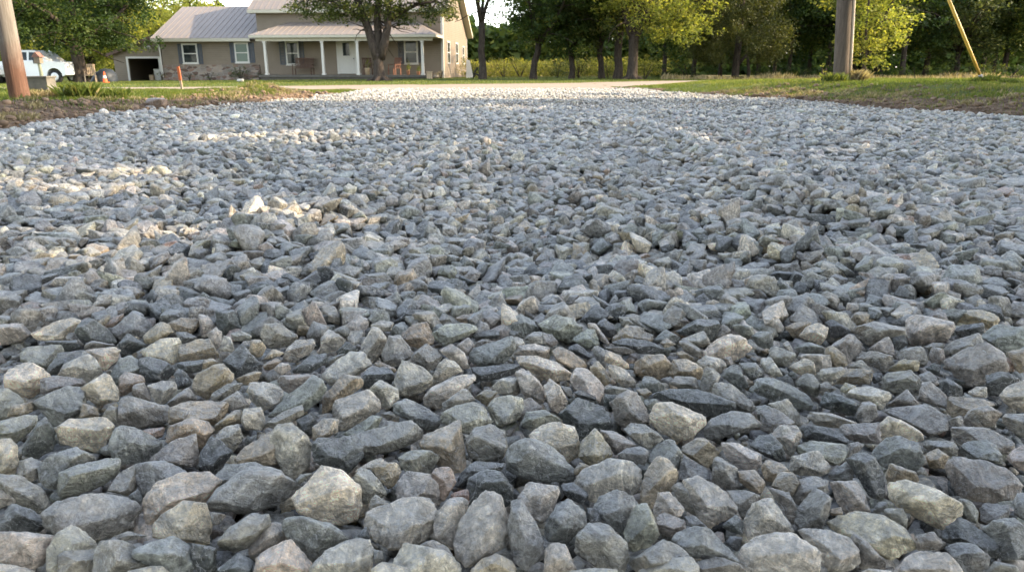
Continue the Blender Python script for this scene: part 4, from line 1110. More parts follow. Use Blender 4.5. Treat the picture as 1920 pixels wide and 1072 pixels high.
for k, ((tx, ty), R, _) in enumerate(TR):
    q_ = ((P[:, 0]-tx)/R)**2+((P[:, 1]-ty)/R)**2+((P[:, 2]-8.7)/6.2)**2; m = q_ < best; own[m] = k; best[m] = q_[m]
for k, (tx, ty) in enumerate([(-10, -10.5), (-4.5, -12), (1.5, -11), (7.5, -11.5)]):  # unseen row added behind the camera to cut low sky light on the stones
    mb, cr = tree_meshes(400+k, 10, .28, 2.2, 5, 3.2, leaf=.34, per=26, lo=1.2, clr=(.6, 1.0), tone=.5, extra=70, zthin=99)
    put_tree(mb, cr, ML_MID, (tx, ty, -.1), 'added sky-blocking tree behind the camera, number '+['one', 'two', 'three', 'four'][k]+' from the left', name='sky_block_tree', group='trees added behind the camera')
for k, (tx, ty) in enumerate([(-13, -3.5), (-13.5, 2.5), (-15, 8)]):  # more added trees, off the left edge, blocking low sky from that side
    mb, cr = tree_meshes(420+k, 9.5, .28, 2.0, 5, 3.0, leaf=.34, per=26, lo=1.0, clr=(.6, 1.0), tone=.5, extra=70, zthin=99)
    put_tree(mb, cr, ML_MID, (tx, ty, 0), 'added sky-blocking tree outside the left edge of the picture, '+['nearest the camera', 'middle of three', 'farthest of three'][k], name='sky_block_tree', group='trees added left of the camera')
for k, ((tx, ty), R, lb) in enumerate(TR):
    m = own == k; z0 = float(terr(tx, ty)); e = empty('shade_tree', (tx, ty, z0)); tag(e, 'shade tree outside the picture on the right, '+lb, 'tree', 'shade trees right of the driveway')
    mb = MB(); rr = np.random.default_rng(300+k); mb.tube([(0, 0, -.4), (0, 0, 0), (.05, 0, 1.5), (0, .05, 3.4)], [.42, .34, .27, .24], 10)
    for i in range(6):
        az = i*1.05+rr.normal()*.2; pth = limb_path((0, 0, 3.2), (cos(az), sin(az), rr.uniform(.7, 1.8)), 7, 5, rr, .12, .03); mb.tube(pth, [.13, .1, .075, .05, .03, .015], 6, cap=False)
    mb.build('trunk', M_BARK, e, smooth=True)
    Pl = P[m]-np.array([tx, ty, z0]); V, Fc, lt = leaf_mesh(Pl, np.full(len(Pl), .235), np.clip(.5+rr.normal(size=len(Pl))*.2, 0, 1), rr, .3, .8); mesh_np('crown', V, Fc, ML_MID, e, dict(lt=lt))
# ------------------------------------------------------------------ farmhouse
PHI = radians(6.0); HO = at(832, 147, 50); HO[2] = -.07
HX = np.array([cos(PHI), -sin(PHI), 0]); HY = np.array([sin(PHI), cos(PHI), 0])
def hp(px, py, w=0.0):
    d = ray(px, py); o = CAM-HO; t = (w-o@HY)/(d@HY); P = o+d*t; return float(P@HX), float(P[2])
def hu(px, w=0.0, py=100): return hp(px, py, w)[0]
def hz(py, w=0.0, px=600): return hp(px, py, w)[1]
house = empty('farmhouse', HO, -PHI); tag(house, 'tan sided farmhouse with tan ribbed metal roofs and a long front porch', 'house')
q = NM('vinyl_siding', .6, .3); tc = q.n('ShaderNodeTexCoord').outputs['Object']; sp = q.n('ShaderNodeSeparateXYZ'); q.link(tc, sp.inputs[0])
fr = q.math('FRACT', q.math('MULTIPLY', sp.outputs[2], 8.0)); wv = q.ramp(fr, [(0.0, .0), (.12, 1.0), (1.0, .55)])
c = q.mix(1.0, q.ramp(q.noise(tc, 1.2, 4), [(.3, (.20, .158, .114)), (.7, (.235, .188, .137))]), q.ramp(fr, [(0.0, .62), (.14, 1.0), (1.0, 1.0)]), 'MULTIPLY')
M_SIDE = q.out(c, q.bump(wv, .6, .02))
M_ROOF = plain('tan_metal_roofing', (.205, .172, .145), .45, .5, .07, 1.5, .0)
M_TRIM = plain('cream_trim', (.50, .455, .35), .5, .4, .05)
M_WHITE = plain('white_trim', (.58, .55, .49), .5, .4, .04)
M_SHUT = plain('slate_shutter', (.085, .095, .11), .6, .3, .1)
M_DARK = plain('dark_interior', (.02, .02, .02), .9, .1, .3, 2)
M_CONC = plain('weathered_concrete', (.15, .135, .11), .9, .2, .25, 6)
M_BENCH = plain('brown_stained_wood', (.10, .055, .035), .6, .3, .25, 10)
M_ORW = plain('orange_stained_wood', (.17, .07, .04), .5, .4, .2, 10)
M_BLACK = plain('black_rubber', (.02, .02, .02), .7, .3, .2)
q = NM('window_glass', .08, .25); tc = q.n('ShaderNodeTexCoord').outputs['Object']; M_GLASS = q.out(q.ramp(q.noise(tc, 1.5, 2), [(.4, (.018, .022, .022)), (.65, (.05, .06, .055))]))
q = NM('pale_blind_glass', .15, .3); M_BLIND = q.out((.11, .15, .12))
q = NM('fieldstone', .9, .2); tc = q.n('ShaderNodeTexCoord').outputs['Object']
vo = q.n('ShaderNodeTexVoronoi', i_Scale=1.0); q.link(q.vmul(tc, (2.6, 2.6, 5.5)), vo.inputs['Vector']); ve = q.n('ShaderNodeTexVoronoi', feature='DISTANCE_TO_EDGE', i_Scale=1.0); q.link(q.vmul(tc, (2.6, 2.6, 5.5)), ve.inputs['Vector'])
sx = q.n('ShaderNodeSeparateColor'); q.link(vo.outputs['Color'], sx.inputs[0])
c = q.mix(q.ramp(ve.outputs['Distance'], [(.0, 1.0), (.06, 0.0)]), q.ramp(sx.outputs[0], [(.1, (.13, .085, .065)), (.4, (.25, .16, .12)), (.65, (.22, .19, .16)), (.9, (.34, .27, .21))]), (.30, .28, .25))
M_STONEWALL = q.out(c, q.bump(ve.outputs['Distance'], .6, .05))
def part(mb, name, mat, parent=None, **k): return mb.build(name, mat, parent or house, **k)
ZE = hz(19.5, -.4); ZW = hz(74, -.4, 400); UM = hu(486); UW0 = hu(303)
WR, WB = 3.7, 9.4; SL = .66
ZR = ZE+(WR+.4)*SL; ZB = ZR-(WB+.3-WR)*.66
# main walls
m = MB(); t = .0
zf = ZE+.4*SL-.12; prof = [(0, -.4), (0, zf), (WR, ZR-.14), (WB, ZB+.3*.66-.14), (WB, -.4)]
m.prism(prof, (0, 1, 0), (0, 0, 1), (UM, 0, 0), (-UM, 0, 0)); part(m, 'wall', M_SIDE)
# wing
WRW = 4.1; SLW = .5; ZRW = hz(15.5, WRW, 400)
SLW = (ZRW-ZW)/(WRW+.4)
m = MB(); prof = [(.02, -.4), (.02, ZW+.4*SLW-.12), (WRW, ZRW-.13), (8.2, ZRW-(8.2-WRW)*SLW-.13), (8.2, -.4)]
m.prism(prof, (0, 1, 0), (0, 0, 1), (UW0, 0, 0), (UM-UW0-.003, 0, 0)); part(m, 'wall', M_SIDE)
m = MB(); m.box(UW0-.06, UM-.02, -.10, .015, -.42, hz(124)); m.box(UW0-.08, UM-.02, -.13, -.02, hz(124)+.002, hz(124)+.07); part(m, 'stone_skirting', M_STONEWALL)
def roof_slope(u0, u1, w0, z0, w1, z1, name='roof', ribs=True, th=.07, uu0=None, uu1=None):
    m = MB(); uu0 = u0 if uu0 is None else uu0; uu1 = u1 if uu1 is None else uu1
    m.slab((u0, w0, z0), (u1, w0, z0), (uu1, w1, z1), (uu0, w1, z1), (0, 0, th))
    if ribs:
        k = max(2, int(round((u1-u0)/.40)))
        for i in range(k+1):
            u = u0+.02+(u1-u0-.04)*i/k
            f0 = 1.0
            if u < uu0: f0 = (u-u0)/(uu0-u0+1e-6)
            if u > uu1: f0 = (u1-u)/(u1-uu1+1e-6)
            if f0 < .06: continue
            wa, za = w0, z0+th; wb, zb = w0+(w1-w0)*f0, z0+th+(z1-z0)*f0
            m.slab((u-.022, wa, za), (u+.022, wa, za), (u+.022, wb, zb), (u-.022, wb, zb), (0, 0, .022))
    return m
part(roof_slope(UM-.35, .38, -.45, ZE, WR, ZR+.03), 'roof', M_ROOF)
part(roof_slope(UM-.35, .38, WB+.35, ZB, WR, ZR+.03), 'roof', M_ROOF)
UWL = hu(286, -.45)
part(roof_slope(UWL, UM-.01, -.45, ZW, WRW, ZRW+.02), 'roof', M_ROOF)
part(roof_slope(UWL, UM-.01, 8.6, ZRW-(8.6-WRW)*SLW, WRW, ZRW+.02), 'roof', M_ROOF)
# fascias, rakes and corner boards
m = MB(); m.box(UM-.36, .39, -.50, -.452, ZE-.14, ZE+.05); m.box(UWL-.01, UM-.37, -.50, -.452, ZW-.14, ZW+.05)
m.box(UM-.36, .36, -.44, -.003, ZE-.16, ZE-.13); m.box(UWL, UM-.37, -.44, .015, ZW-.16, ZW-.13)
part(m, 'fascia', M_TRIM)
m = MB()
for (w0, z0, w1, z1) in ((-.45, ZE, WR, ZR), (WB+.35, ZB, WR, ZR)): m.slab((.385, w0, z0-.16), (.385, w1, z1-.16), (.385, w1, z1+.08), (.385, w0, z0+.08), (.05, 0, 0)); m.slab((.004, w0, z0-.10), (.382, w0, z0-.10), (.382, w1, z1-.10), (.004, w1, z1-.10), (0, 0, -.03))
for (w0, z0, w1, z1) in ((-.45, ZW, WRW, ZRW), (8.6, ZRW-(8.6-WRW)*SLW, WRW, ZRW)): m.slab((UWL-.05, w0, z0-.16), (UWL-.05, w1, z1-.16), (UWL-.05, w1, z1+.08), (UWL-.05, w0, z0+.08), (.045, 0, 0))
part(m, 'rake_board', M_TRIM)
m = MB(); m.box(-.12, .03, -.03, -.003, -.3, zf-.05); m.box(.004, .03, 0, .12, -.3, zf-.05); m.box(.004, .03, WB-.12, WB, -.3, ZB); part(m, 'corner_board', M_WHITE)
m = MB(); u = hu(301, -.1); m.tube([(u-.12, -.42, ZW-.12), (u-.05, -.2, ZW-.35), (u, -.16, ZW-.5), (u, -.16, .05)], .05, 6); part(m, 'downspout', M_WHITE)
# windows
def window(pl, pr, pt, pb, w, glass=None, shut=()):
    u0, u1 = hu(pl, w), hu(pr, w); z0, z1 = hz(pb, w), hz(pt, w); t = .10
    m = MB(); m.box(u0, u0+t, w-.05, w-.003, z0, z1); m.box(u1-t, u1, w-.05, w-.003, z0, z1); m.box(u0+t, u1-t, w-.05, w-.003, z1-t, z1); m.box(u0+t, u1-t, w-.05, w-.003, z0, z0+t); m.box(u0-.04, u1+.04, w-.08, w-.052, z0-.03, z0+.03)
    o = part(m, 'window', M_WHITE); zm = (z0+z1)/2
    m = MB(); m.box(u0+t+.003, u1-t-.003, w-.026, w-.006, z0+t+.003, z1-t-.003); g_ = m.build('pane', glass or M_GLASS, o)
    m = MB(); m.box(u0+t+.003, u1-t-.003, w-.04, w-.028, zm-.03, zm+.03); m.build('sash_rail', M_WHITE, o)
    for a, b, tt, bb in shut:
        m = MB(); ua, ub, za, zb = hu(a, w), hu(b, w), hz(bb, w), hz(tt, w); m.box(ua, ua+.05, w-.045, w-.003, za, zb); m.box(ub-.05, ub, w-.045, w-.003, za, zb); m.box(ua+.05, ub-.05, w-.045, w-.003, zb-.06, zb); m.box(ua+.05, ub-.05, w-.045, w-.003, za, za+.06); k = 14
        for i in range(k): z = za+.06+(zb-za-.12)*(i+.5)/k; m.slab((ua+.05, w-.036, z-.03), (ub-.05, w-.036, z-.03), (ub-.05, w-.012, z+.025), (ua+.05, w-.012, z+.025), (0, -.006, .004))
        part(m, 'shutter', M_SHUT)
window(342, 371, 81, 120, .02, None, ((334.5, 341.5, 82, 120), (371.5, 379.5, 82, 120)))
window(440.5, 467, 79.5, 118.5, .02, M_BLIND, ((432, 440, 80, 118), (467.5, 477.5, 80, 118)))
window(536, 561, 78, 122.5, 0, None, ((524.5, 535.5, 77, 122), (561.5, 570, 77, 120)))
window(758, 784, 75.5, 121, 0, None, ((747, 757.5, 76, 120), (784.5, 791, 76, 118)))
# narrow windows in the sunny gable wall
def side_window(w0, w1, z0, z1):
    m = MB(); t = .09
    m.box(.003, .05, w0, w0+t, z0, z1); m.box(.003, .05, w1-t, w1, z0, z1); m.box(.003, .05, w0+t, w1-t, z1-t, z1); m.box(.003, .05, w0+t, w1-t, z0, z0+t); o = part(m, 'window', M_WHITE)
    m = MB(); m.box(.006, .028, w0+t+.003, w1-t-.003, z0+t+.003, z1-t-.003); m.build('pane', M_GLASS, o); m = MB(); m.box(.03, .042, w0+t+.003, w1-t-.003, (z0+z1)/2-.03, (z0+z1)/2+.03); m.build('sash_rail', M_WHITE, o)
side_window(1.3, 2.3, .9, 2.35); side_window(4.4, 5.4, .9, 2.35); side_window(7.3, 8.1, .9, 2.2)
# front door
u0, u1 = hu(635), hu(666); z0, z1 = hz(138.5), hz(75.5)
m = MB(); m.box(u0-.12, u0, -.07, -.003, z0-.02, z1+.12); m.box(u1, u1+.12, -.07, -.003, z0-.02, z1+.12); m.box(u0, u1, -.07, -.003, z1, z1+.12); fr_ = part(m, 'door_frame', M_WHITE)
m = MB(); m.box(u0+.003, u1-.003, -.045, -.006, z0, z1-.003); dr = part(m, 'door', M_WHITE)
m = MB(); ga, gb, gc, gd_ = hu(643.5), hu(656), hz(105), hz(81); m.box(ga, gb, -.062, -.047, gc, gd_); m.build('door_glass', M_GLASS, dr)
m = MB(); m.box(ga-.04, ga-.002, -.066, -.047, gc-.04, gd_+.04); m.box(gb+.002, gb+.04, -.066, -.047, gc-.04, gd_+.04); m.box(ga-.002, gb+.002, -.066, -.047, gd_+.002, gd_+.04); m.box(ga-.002, gb+.002, -.066, -.047, gc-.04, gc-.002); m.build('glass_trim', M_WHITE, dr)
m = MB(); m.tube([(u1-.1, -.05, z0+.95), (u1-.1, -.11, z0+.95)], [.03, .04], 8); m.build('handle', M_SHUT, dr)
# porch
WP = -2.3; UP0 = hu(481, WP); UP1 = hu(811, WP); ZF = hz(141, WP)
m = MB(); m.box(UP0, UP1, WP, -.003, ZF-.14, ZF); m.box(UP0+.1, UP1-.1, WP+.12, -.003, -.4, ZF-.143); part(m, 'porch_floor', plain('dark_porch_slab', (.11, .10, .085), .8, .2, .2, 5))
ze = hz(67.5, WP-.25); zt = hz(44.5, 0); ua, ub = hu(469, WP-.25), hu(817, WP-.25); ta, tb = hu(545), hu(783)
pr_ = roof_slope(ua, ub, WP-.25, ze, -.003, zt, uu0=ta, uu1=tb)
pr_.slab((ua, WP-.25, ze+.002), (ta, -.003, zt+.002), (ta, -.003, zt+.002), (ua, -.003, ze+.002), (0, 0, .07)); pr_.slab((ub, WP-.25, ze+.002), (ub, -.003, ze+.002), (tb, -.003, zt+.002), (tb, -.003, zt+.002), (0, 0, .07))
part(pr_, 'porch_roof', M_ROOF)
m = MB(); m.box(ua+.02, ub-.02, WP-.29, WP-.252, ze-.10, ze+.05); m.box(ub-.018, ub+.02, WP-.25, -.003, ze-.10, ze+.05); m.box(ua-.02, ua+.018, WP-.25, -.003, ze-.10, ze+.05)
m.box(UP0, UP1, WP-.02, WP+.16, ze-.30, ze-.05); m.box(UP0, UP1, WP+.162, -.003, ze-.10, ze-.06); part(m, 'porch_beam', M_TRIM)
for px in (497.5, 605, 670.5, 792):
    u = hu(px, WP+.07); m = MB(); m.box(u-.075, u+.075, WP, WP+.15, ZF+.002, ze-.302); m.box(u-.11, u+.11, WP-.03, WP+.18, ZF+.001, ZF+.10); m.box(u-.11, u+.11, WP-.03, WP+.155, ze-.40, ze-.303); part(m, 'porch_post', M_WHITE)
# garage
WG = 1.0; g0, g1 = hu(211, WG), hu(300, WG); zl = hz(101, WG, 211); zd = hz(110, WG, 265); d0, d1 = hu(238, WG), hu(296, WG); gp_ = hu(312, WG); zp = hz(62, WG, 300)
slg = (zp-zl)/(gp_-g0); zb_ = -.5; D_ = 7.0
def gz(u): return zl+(u-g0)*slg
m = MB(); X = (1, 0, 0); Zv = (0, 0, 1)
m.prism([(g0, zb_), (d0, zb_), (d0, zd), (g0, zd)], X, Zv, (0, WG, 0), (0, .15, 0)); m.prism([(g0, zd+.001), (g1, zd+.001), (g1, gz(g1)), (g0, gz(g0))], X, Zv, (0, WG, 0), (0, .15, 0)); m.prism([(d1, zb_), (g1, zb_), (g1, zd), (d1, zd)], X, Zv, (0, WG, 0), (0, .15, 0))
m.prism([(g0, zb_), (g1, zb_), (g1, gz(g1)), (g0, gz(g0))], X, Zv, (0, WG+D_, 0), (0, .15, 0)); m.box(g0, g0+.15, WG+.152, WG+D_-.002, zb_, zl); m.box(g1-.15, g1, WG+.152, WG+D_-.002, zb_, gz(g1-.15)); part(m, 'wall', M_SIDE)
m = MB(); m.box(g0+.152, g1-.152, WG+.16, WG+D_-.01, -.28, -.22); part(m, 'garage_floor', M_CONC)
m = MB(); m.slab((g0-.3, WG-.25, gz(g0-.3)+.02), (g1+.2, WG-.25, gz(g1+.2)+.02), (g1+.2, WG+D_+.3, gz(g1+.2)+.02), (g0-.3, WG+D_+.3, gz(g0-.3)+.02), (0, 0, .08)); part(m, 'roof', M_ROOF)
m = MB(); m.slab((g0-.32, WG-.29, gz(g0-.32)-.12), (g1+.2, WG-.29, gz(g1+.2)-.12), (g1+.2, WG-.29, gz(g1+.2)+.10), (g0-.32, WG-.29, gz(g0-.32)+.10), (0, .038, 0)); part(m, 'rake_board', M_BENCH)
m = MB(); m.box(d0-.12, d0+.02, WG-.04, WG-.003, zb_, zd+.12); m.box(d1-.02, d1+.12, WG-.04, WG-.003, zb_, zd+.12); m.box(d0+.02, d1-.02, WG-.04, WG-.003, zd, zd+.12); part(m, 'garage_door_trim', M_WHITE)
m = MB(); u, z = hp(280, 88, WG); m.tube([(u, WG-.003, z), (u, WG-.12, z)], [.09, .07], 8); m.tube([(u-.1, WG-.13, z-.02), (u-.18, WG-.26, z-.1)], [.05, .09], 8); m.tube([(u+.1, WG-.13, z-.02), (u+.18, WG-.26, z-.1)], [.05, .09], 8); m.box(u-.12, u+.12, WG-.14, WG-.11, z-.03, z+.01); part(m, 'wall_lamp', M_WHITE)
def hw(u, w, z): return HO+HX*u+HY*w+np.array([0, 0, z])
# things in the open garage
def crate(loc, sx_, sy_, sz_, mat, label, name='storage_box'):
    m = MB(); m.box(-sx_/2, sx_/2, -sy_/2, sy_/2, 0, sz_); e = m.build(name, mat, None, bevel=.01); e.location = loc; e.rotation_euler = (0, 0, -PHI); m2 = MB(); m2.box(-sx_/2-.02, sx_/2+.02, -sy_/2-.02, sy_/2+.02, sz_+.001, sz_+.05); m2.build('lid', mat, e, bevel=.01); tag(e, label, 'box'); return e
crate(hw(hu(292, 2), 2.0, -.22), .4, .4, .75, M_WHITE, 'white cabinet just inside the right jamb of the garage')
crate(hw(hu(246, 4), 4.0, -.22), .55, .5, 1.3, plain('olive_cabinet', (.16, .15, .10)), 'olive cabinet at the left inside the open garage')
crate(hw(hu(280, 1.8), 1.8, -.22), .3, .3, .35, plain('tan_cardboard', (.45, .32, .2)), 'small tan box low in the garage doorway')
crate(hw(hu(258, 4.5), 4.5, -.22), .7, .4, .6, plain('grey_tote', (.12, .12, .13)), 'dark grey tote in the middle of the garage floor')
# porch furniture
def chair(loc, rz, mat, label, wide=.6, arms=True, name='porch_chair', cat='chair'):
    e = empty(name, loc, rz); tag(e, label, cat); h = wide/2
    m = MB()
    for i in range(5): m.box(-h, h, -.25+.1*i, -.17+.1*i, .40, .425)
    m.build('seat', mat, e); m = MB(); n = max(5, int(wide/.09))
    for i in range(n): u = -h+wide*(i+.5)/n; m.slab((u-.03, .26, .43), (u+.03, .26, .43), (u+.03, .38, 1.0), (u-.03, .38, 1.0), (0, .02, 0))
    m.slab((-h, .385, .97), (h, .385, .97), (h, .40, 1.06), (-h, .40, 1.06), (0, .03, 0)); m.build('backrest', mat, e)
    for sx_ in (-1, 1):
        for y in (-.22, .24): m = MB(); m.box(sx_*h-.03, sx_*h+.03, y-.03, y+.03, 0, .399); m.build('leg', mat, e)
        m = MB(); m.box(sx_*h-.035, sx_*h+.035, -.26, .3, .62, .65); m.box(sx_*h-.02, sx_*h+.02, -.22, -.18, .426, .619); m.build('armrest', mat, e)
    return e
chair(hw(hu(566, -.7), -.7, ZF), -PHI, M_BENCH, 'dark brown slatted bench on the porch under the left window', 1.25, name='porch_bench', cat='bench')
chair(hw(hu(689, -.9), -.9, ZF), -PHI+.5, M_BENCH, 'dark chair on the porch right of the front door', .62)
chair(hw(hu(738, -1.1), -1.1, ZF), -PHI-.5, M_ORW, 'orange-brown armchair on the porch behind the yard tree', .6)
def pot(loc, mat, r, h, label, plant=True):
    e = empty('potted_plant', loc); tag(e, label, 'potted plant'); m = MB(); m.tube([(0, 0, 0), (0, 0, h*.9), (0, 0, h)], [r*.7, r, r*1.12], 12); m.build('pot', mat, e, smooth=True)
    V, Fc, lt = leaf_mesh(np.random.default_rng(4).normal(size=(90, 3))*np.array([r*.7, r*.7, h*.5])+np.array([0, 0, h*1.6]), .07, np.full(90, .5), np.random.default_rng(5)); mesh_np('foliage', V, Fc, ML_YEL, e, dict(lt=lt)); return e
M_TERRA = plain('terracotta', (.42, .2, .11)); M_TAN = plain('tan_pot', (.45, .34, .22))
pot(hw(hu(687, -1.9), -1.9, ZF), M_TAN, .17, .42, 'tan urn before the dark chair')
pot(hw(hu(764, -1.9), -1.9, ZF), M_TERRA, .12, .3, 'clay pot with a slim plant under the right window')
pot(hw(hu(783, -1.6), -1.6, ZF), M_TERRA, .13, .22, 'leafy green potted plant beside the last porch post')
m = MB(); m.box(-.16, .16, -.16, .16, -.1, .38); m.box(-.19, .19, -.19, .19, .381, .43); o = m.build('stone_pedestal', M_TAN, bevel=.01); o.location = hw(hu(804, -2.6), -2.6, 0); tag(o, 'short tan pedestal at the right end of the porch', 'pedestal')
def bush(px, w, wd, h, tone, mat, label, leaf=.07, n=16, sd=5):
    e = put_shrub(sd, wd, h, n, leaf, tone, mat, hw(hu(px, w), w, -.06), label); return e
bush(446, -.9, 1.25, .95, .3, ML_DARK, 'dark rounded bush below the right wing window', .06, 26)
bush(388, -.7, 1.0, .5, .3, ML_DARK, 'low dark shrub against the stone skirting between the wing windows', .06, 12, 6)
bush(350, -.7, .9, .45, .3, ML_DARK, 'low dark shrub under the left wing window', .06, 12, 7)
bush(297, -.2, .8, .55, .6, ML_MID, 'small green shrub at the corner of the garage door', .06, 12, 8)
bush(483, -.8, .7, .55, .3, ML_DARK, 'low dark shrub left of the first porch post', .06, 10, 9)
bush(826, -.5, .5, .65, .8, ML_STRAW, 'pale wispy plant at the right front house corner', .05, 7, 10)
m = MB(); m.slab((-.15, 0, 0), (.35, 0, 0), (.1, .25, 1.15), (-.12, .25, 1.15), (.0, .04, .0)); o = m.build('leaning_board', M_WHITE); o.location = gp(878, 148, 52); tag(o, 'pale board leaning up at the rear corner of the sunny gable wall', 'board')
bush(888, 3.5, 1.1, 1.3, .15, ML_DARK, 'dark upright shrub right of the leaning pale board', .07, 18, 12)
m = MB(); m.tube([(-.35, 0, 0), (-.28, 0, .35), (0, 0, .22), (.3, 0, .28), (.45, 0, .02)], [.03, .04, .06, .04, .02], 7); m.tube([(-.28, 0, .35), (-.1, 0, .6), (.05, 0, .75)], [.04, .03, .015], 6); m.tube([(0, 0, .22), (.05, 0, 0)], [.05, .03], 6); o = m.build('garden_ornament', M_BLACK, smooth=True); o.location = gp(898, 150, 44); tag(o, 'small dark curved yard ornament at the foot of the slender tree', 'ornament')

# ------------------------------------------------------------------ vehicles
q = NM('white_car_paint', .25, .5); q.b.inputs['Coat Weight'].default_value = .4; M_PAINT = q.out((.78, .78, .76))
M_CHROME = plain('rim_metal', (.5, .5, .5), .35, .5, .1, 8, .7)
M_LAMP = plain('lamp_lens', (.75, .6, .45), .2, .6, .1)
def wheel(e, x, y, r=.38, name='wheel'):
    m = MB(); m.tube([(x, y-.12, r), (x, y-.09, r), (x, y+.09, r), (x, y+.12, r)], [r*.9, r, r, r*.9], 24); o = m.build(name, M_BLACK, e, smooth=False); m = MB(); m.tube([(x, y-.135, r), (x, y-.122, r)], [r*.5, r*.62], 16)
    for k in range(6): a = k*pi/3; m.box(x-.02, x+.02, y-.15, y-.136, r-.02, r+.02) if k == 0 else m.slab((x+cos(a)*.05, y-.148, r+sin(a)*.05), (x+cos(a)*r*.55, y-.148, r+sin(a)*r*.55), (x+cos(a+.25)*r*.55, y-.148, r+sin(a+.25)*r*.55), (x+cos(a+.6)*.06, y-.148, r+sin(a+.6)*.06), (0, .012, 0))
    m.build('rim', M_CHROME, o)
def arc(cx, cz, r, n=9): return [(cx-r*cos(pi*i/n), cz+r*sin(pi*i/n)) for i in range(n+1)]
def vehicle(name, loc, rz, low, cab, glass, wheels, label, cat, W=1.9, lamps=()):
    e = empty(name, loc, rz); tag(e, label, cat); Y3, Z3 = (1, 0, 0), (0, 0, 1)
    m = MB(); m.prism(low, Y3, Z3, (0, -W/2, 0), (0, W, 0)); m.build('body', M_PAINT, e, bevel=.05)
    m = MB(); n = len(cab)
    A_ = [(x, -W/2+.06+(.16 if z > 1.3 else 0), z) for x, z in cab]; B_ = [(x, -y, z) for x, y, z in A_]; m.add(A_+B_, [tuple(range(n))[::-1], tuple(range(n, 2*n))]+[(i, (i+1) % n, (i+1) % n+n, i+n) for i in range(n)]); m.build('cab', M_PAINT, e, bevel=.03)
    for gl in glass:
        for sgn in (-1, 1):
            m = MB(); P_ = [(x, sgn*(W/2-.06-.16*(z-cab[0][1])/(cab[1][1]-cab[0][1])+.016), z) for x, z in gl]; m.add(P_+[(x, y-sgn*.03, z) for x, y, z in P_], [tuple(range(len(gl))), tuple(range(len(gl), 2*len(gl)))]+[(i, (i+1) % len(gl), (i+1) % len(gl)+len(gl), i+len(gl)) for i in range(len(gl))])
            m.build('window', M_GLASS, e)
    for x in wheels:
        wheel(e, x, -W/2+.12); wheel(e, x, W/2-.12)
    for x, z in lamps:
        for y in (-W/2+.18, W/2-.18): m = MB(); m.box(x-.03, x+.02, y-.14, y+.14, z-.09, z+.09); m.build('headlight' if x > 0 else 'tail_light', M_LAMP, e)
    m = MB(); m.box(.98, 1.14, -W/2-.2, -W/2-.02, 1.12, 1.30); m.box(.98, 1.14, W/2+.02, W/2+.2, 1.12, 1.30); m.build('mirror', M_BLACK, e, bevel=.02); return e
low = [(-2.75, .5), (-2.1, .42)]+arc(-1.65, .40, .47)+[(-1.1, .36), (1.4, .36)]+arc(2.02, .40, .47)+[(2.55, .42), (2.74, .5), (2.76, 1.05), (2.68, 1.19), (1.7, 1.26), (-2.72, 1.22)]
cab = [(-.95, 1.20), (-.92, 1.78), (-.75, 1.88), (.85, 1.87), (1.05, 1.82), (1.72, 1.22)]
gl = [[(-.82, 1.30), (-.80, 1.72), (-.32, 1.76), (-.30, 1.30)], [(-.18, 1.30), (-.18, 1.76), (.42, 1.76), (.44, 1.30)], [(.56, 1.30), (.56, 1.76), (.92, 1.73), (1.42, 1.30)]]
pk = gp(149, 157, 46); pk[2] -= .03; pk[0] -= 2.75
T_ = vehicle('pickup_truck', pk, radians(-3), low, cab, gl, (-1.65, 2.02), 'white pickup truck parked beyond the left utility pole', 'pickup truck', lamps=((2.72, .86), (-2.74, .9)))
low2 = [(-2.2, .5), (-1.8, .40)]+arc(-1.35, .38, .43)+[(-.85, .34), (1.0, .34)]+arc(1.4, .38, .43)+[(1.9, .42), (2.25, .5), (2.28, .8), (2.1, 1.0), (1.1, 1.12), (-2.25, 1.15)]
cab2 = [(-2.2, 1.10), (-2.05, 1.70), (-1.7, 1.80), (.2, 1.78), (.45, 1.70), (1.15, 1.10)]
gl2 = [[(-1.95, 1.16), (-1.85, 1.62), (-1.1, 1.66), (-1.1, 1.16)], [(-1.0, 1.16), (-1.0, 1.66), (-.2, 1.66), (-.2, 1.16)], [(-.1, 1.16), (-.1, 1.66), (.3, 1.62), (.85, 1.16)]]
cr_ = gp(14, 158, 45); cr_[0] -= 2.28; vehicle('parked_car', cr_, 0, low2, cab2, gl2, (-1.35, 1.4), 'white car cut by the left edge behind the left utility pole', 'car', lamps=((2.25, .76), (-2.2, .9)))

# ------------------------------------------------------------------ yard things
q = NM('weathered_pole', .9, .15); tc = q.n('ShaderNodeTexCoord').outputs['Object']; sp = q.n('ShaderNodeSeparateXYZ'); q.link(tc, sp.inputs[0])
gr = q.noise(q.vmul(tc, (30, 30, 1.1)), 1.5, 7, .82)
up_ = q.ramp(gr, [(.3, (.09, .078, .064)), (.5, (.20, .175, .145)), (.7, (.30, .265, .225))]); dn_ = q.ramp(gr, [(.3, (.07, .037, .026)), (.55, (.155, .085, .058)), (.75, (.24, .15, .105))])
hh = q.math('ADD', sp.outputs[2], q.math('MULTIPLY', q.noise(tc, 6, 4), .35))
M_POLE = q.out(q.mix(q.ramp(q.math('MULTIPLY', hh, 1.0), [(.55, 1.0), (.98, 0.0)]), up_, dn_), q.bump(gr, .9, .02))
q = NM('grey_pole', .9, .15); tc = q.n('ShaderNodeTexCoord').outputs['Object']; gr = q.noise(q.vmul(tc, (30, 30, 1.1)), 1.5, 7, .82)
M_POLE2 = q.out(q.ramp(gr, [(.3, (.05, .040, .031)), (.5, (.115, .092, .072)), (.72, (.19, .155, .125))]), q.bump(gr, .9, .02))
M_STEEL = plain('galvanised_steel', (.42, .42, .42), .4, .5, .15, 8, .8)
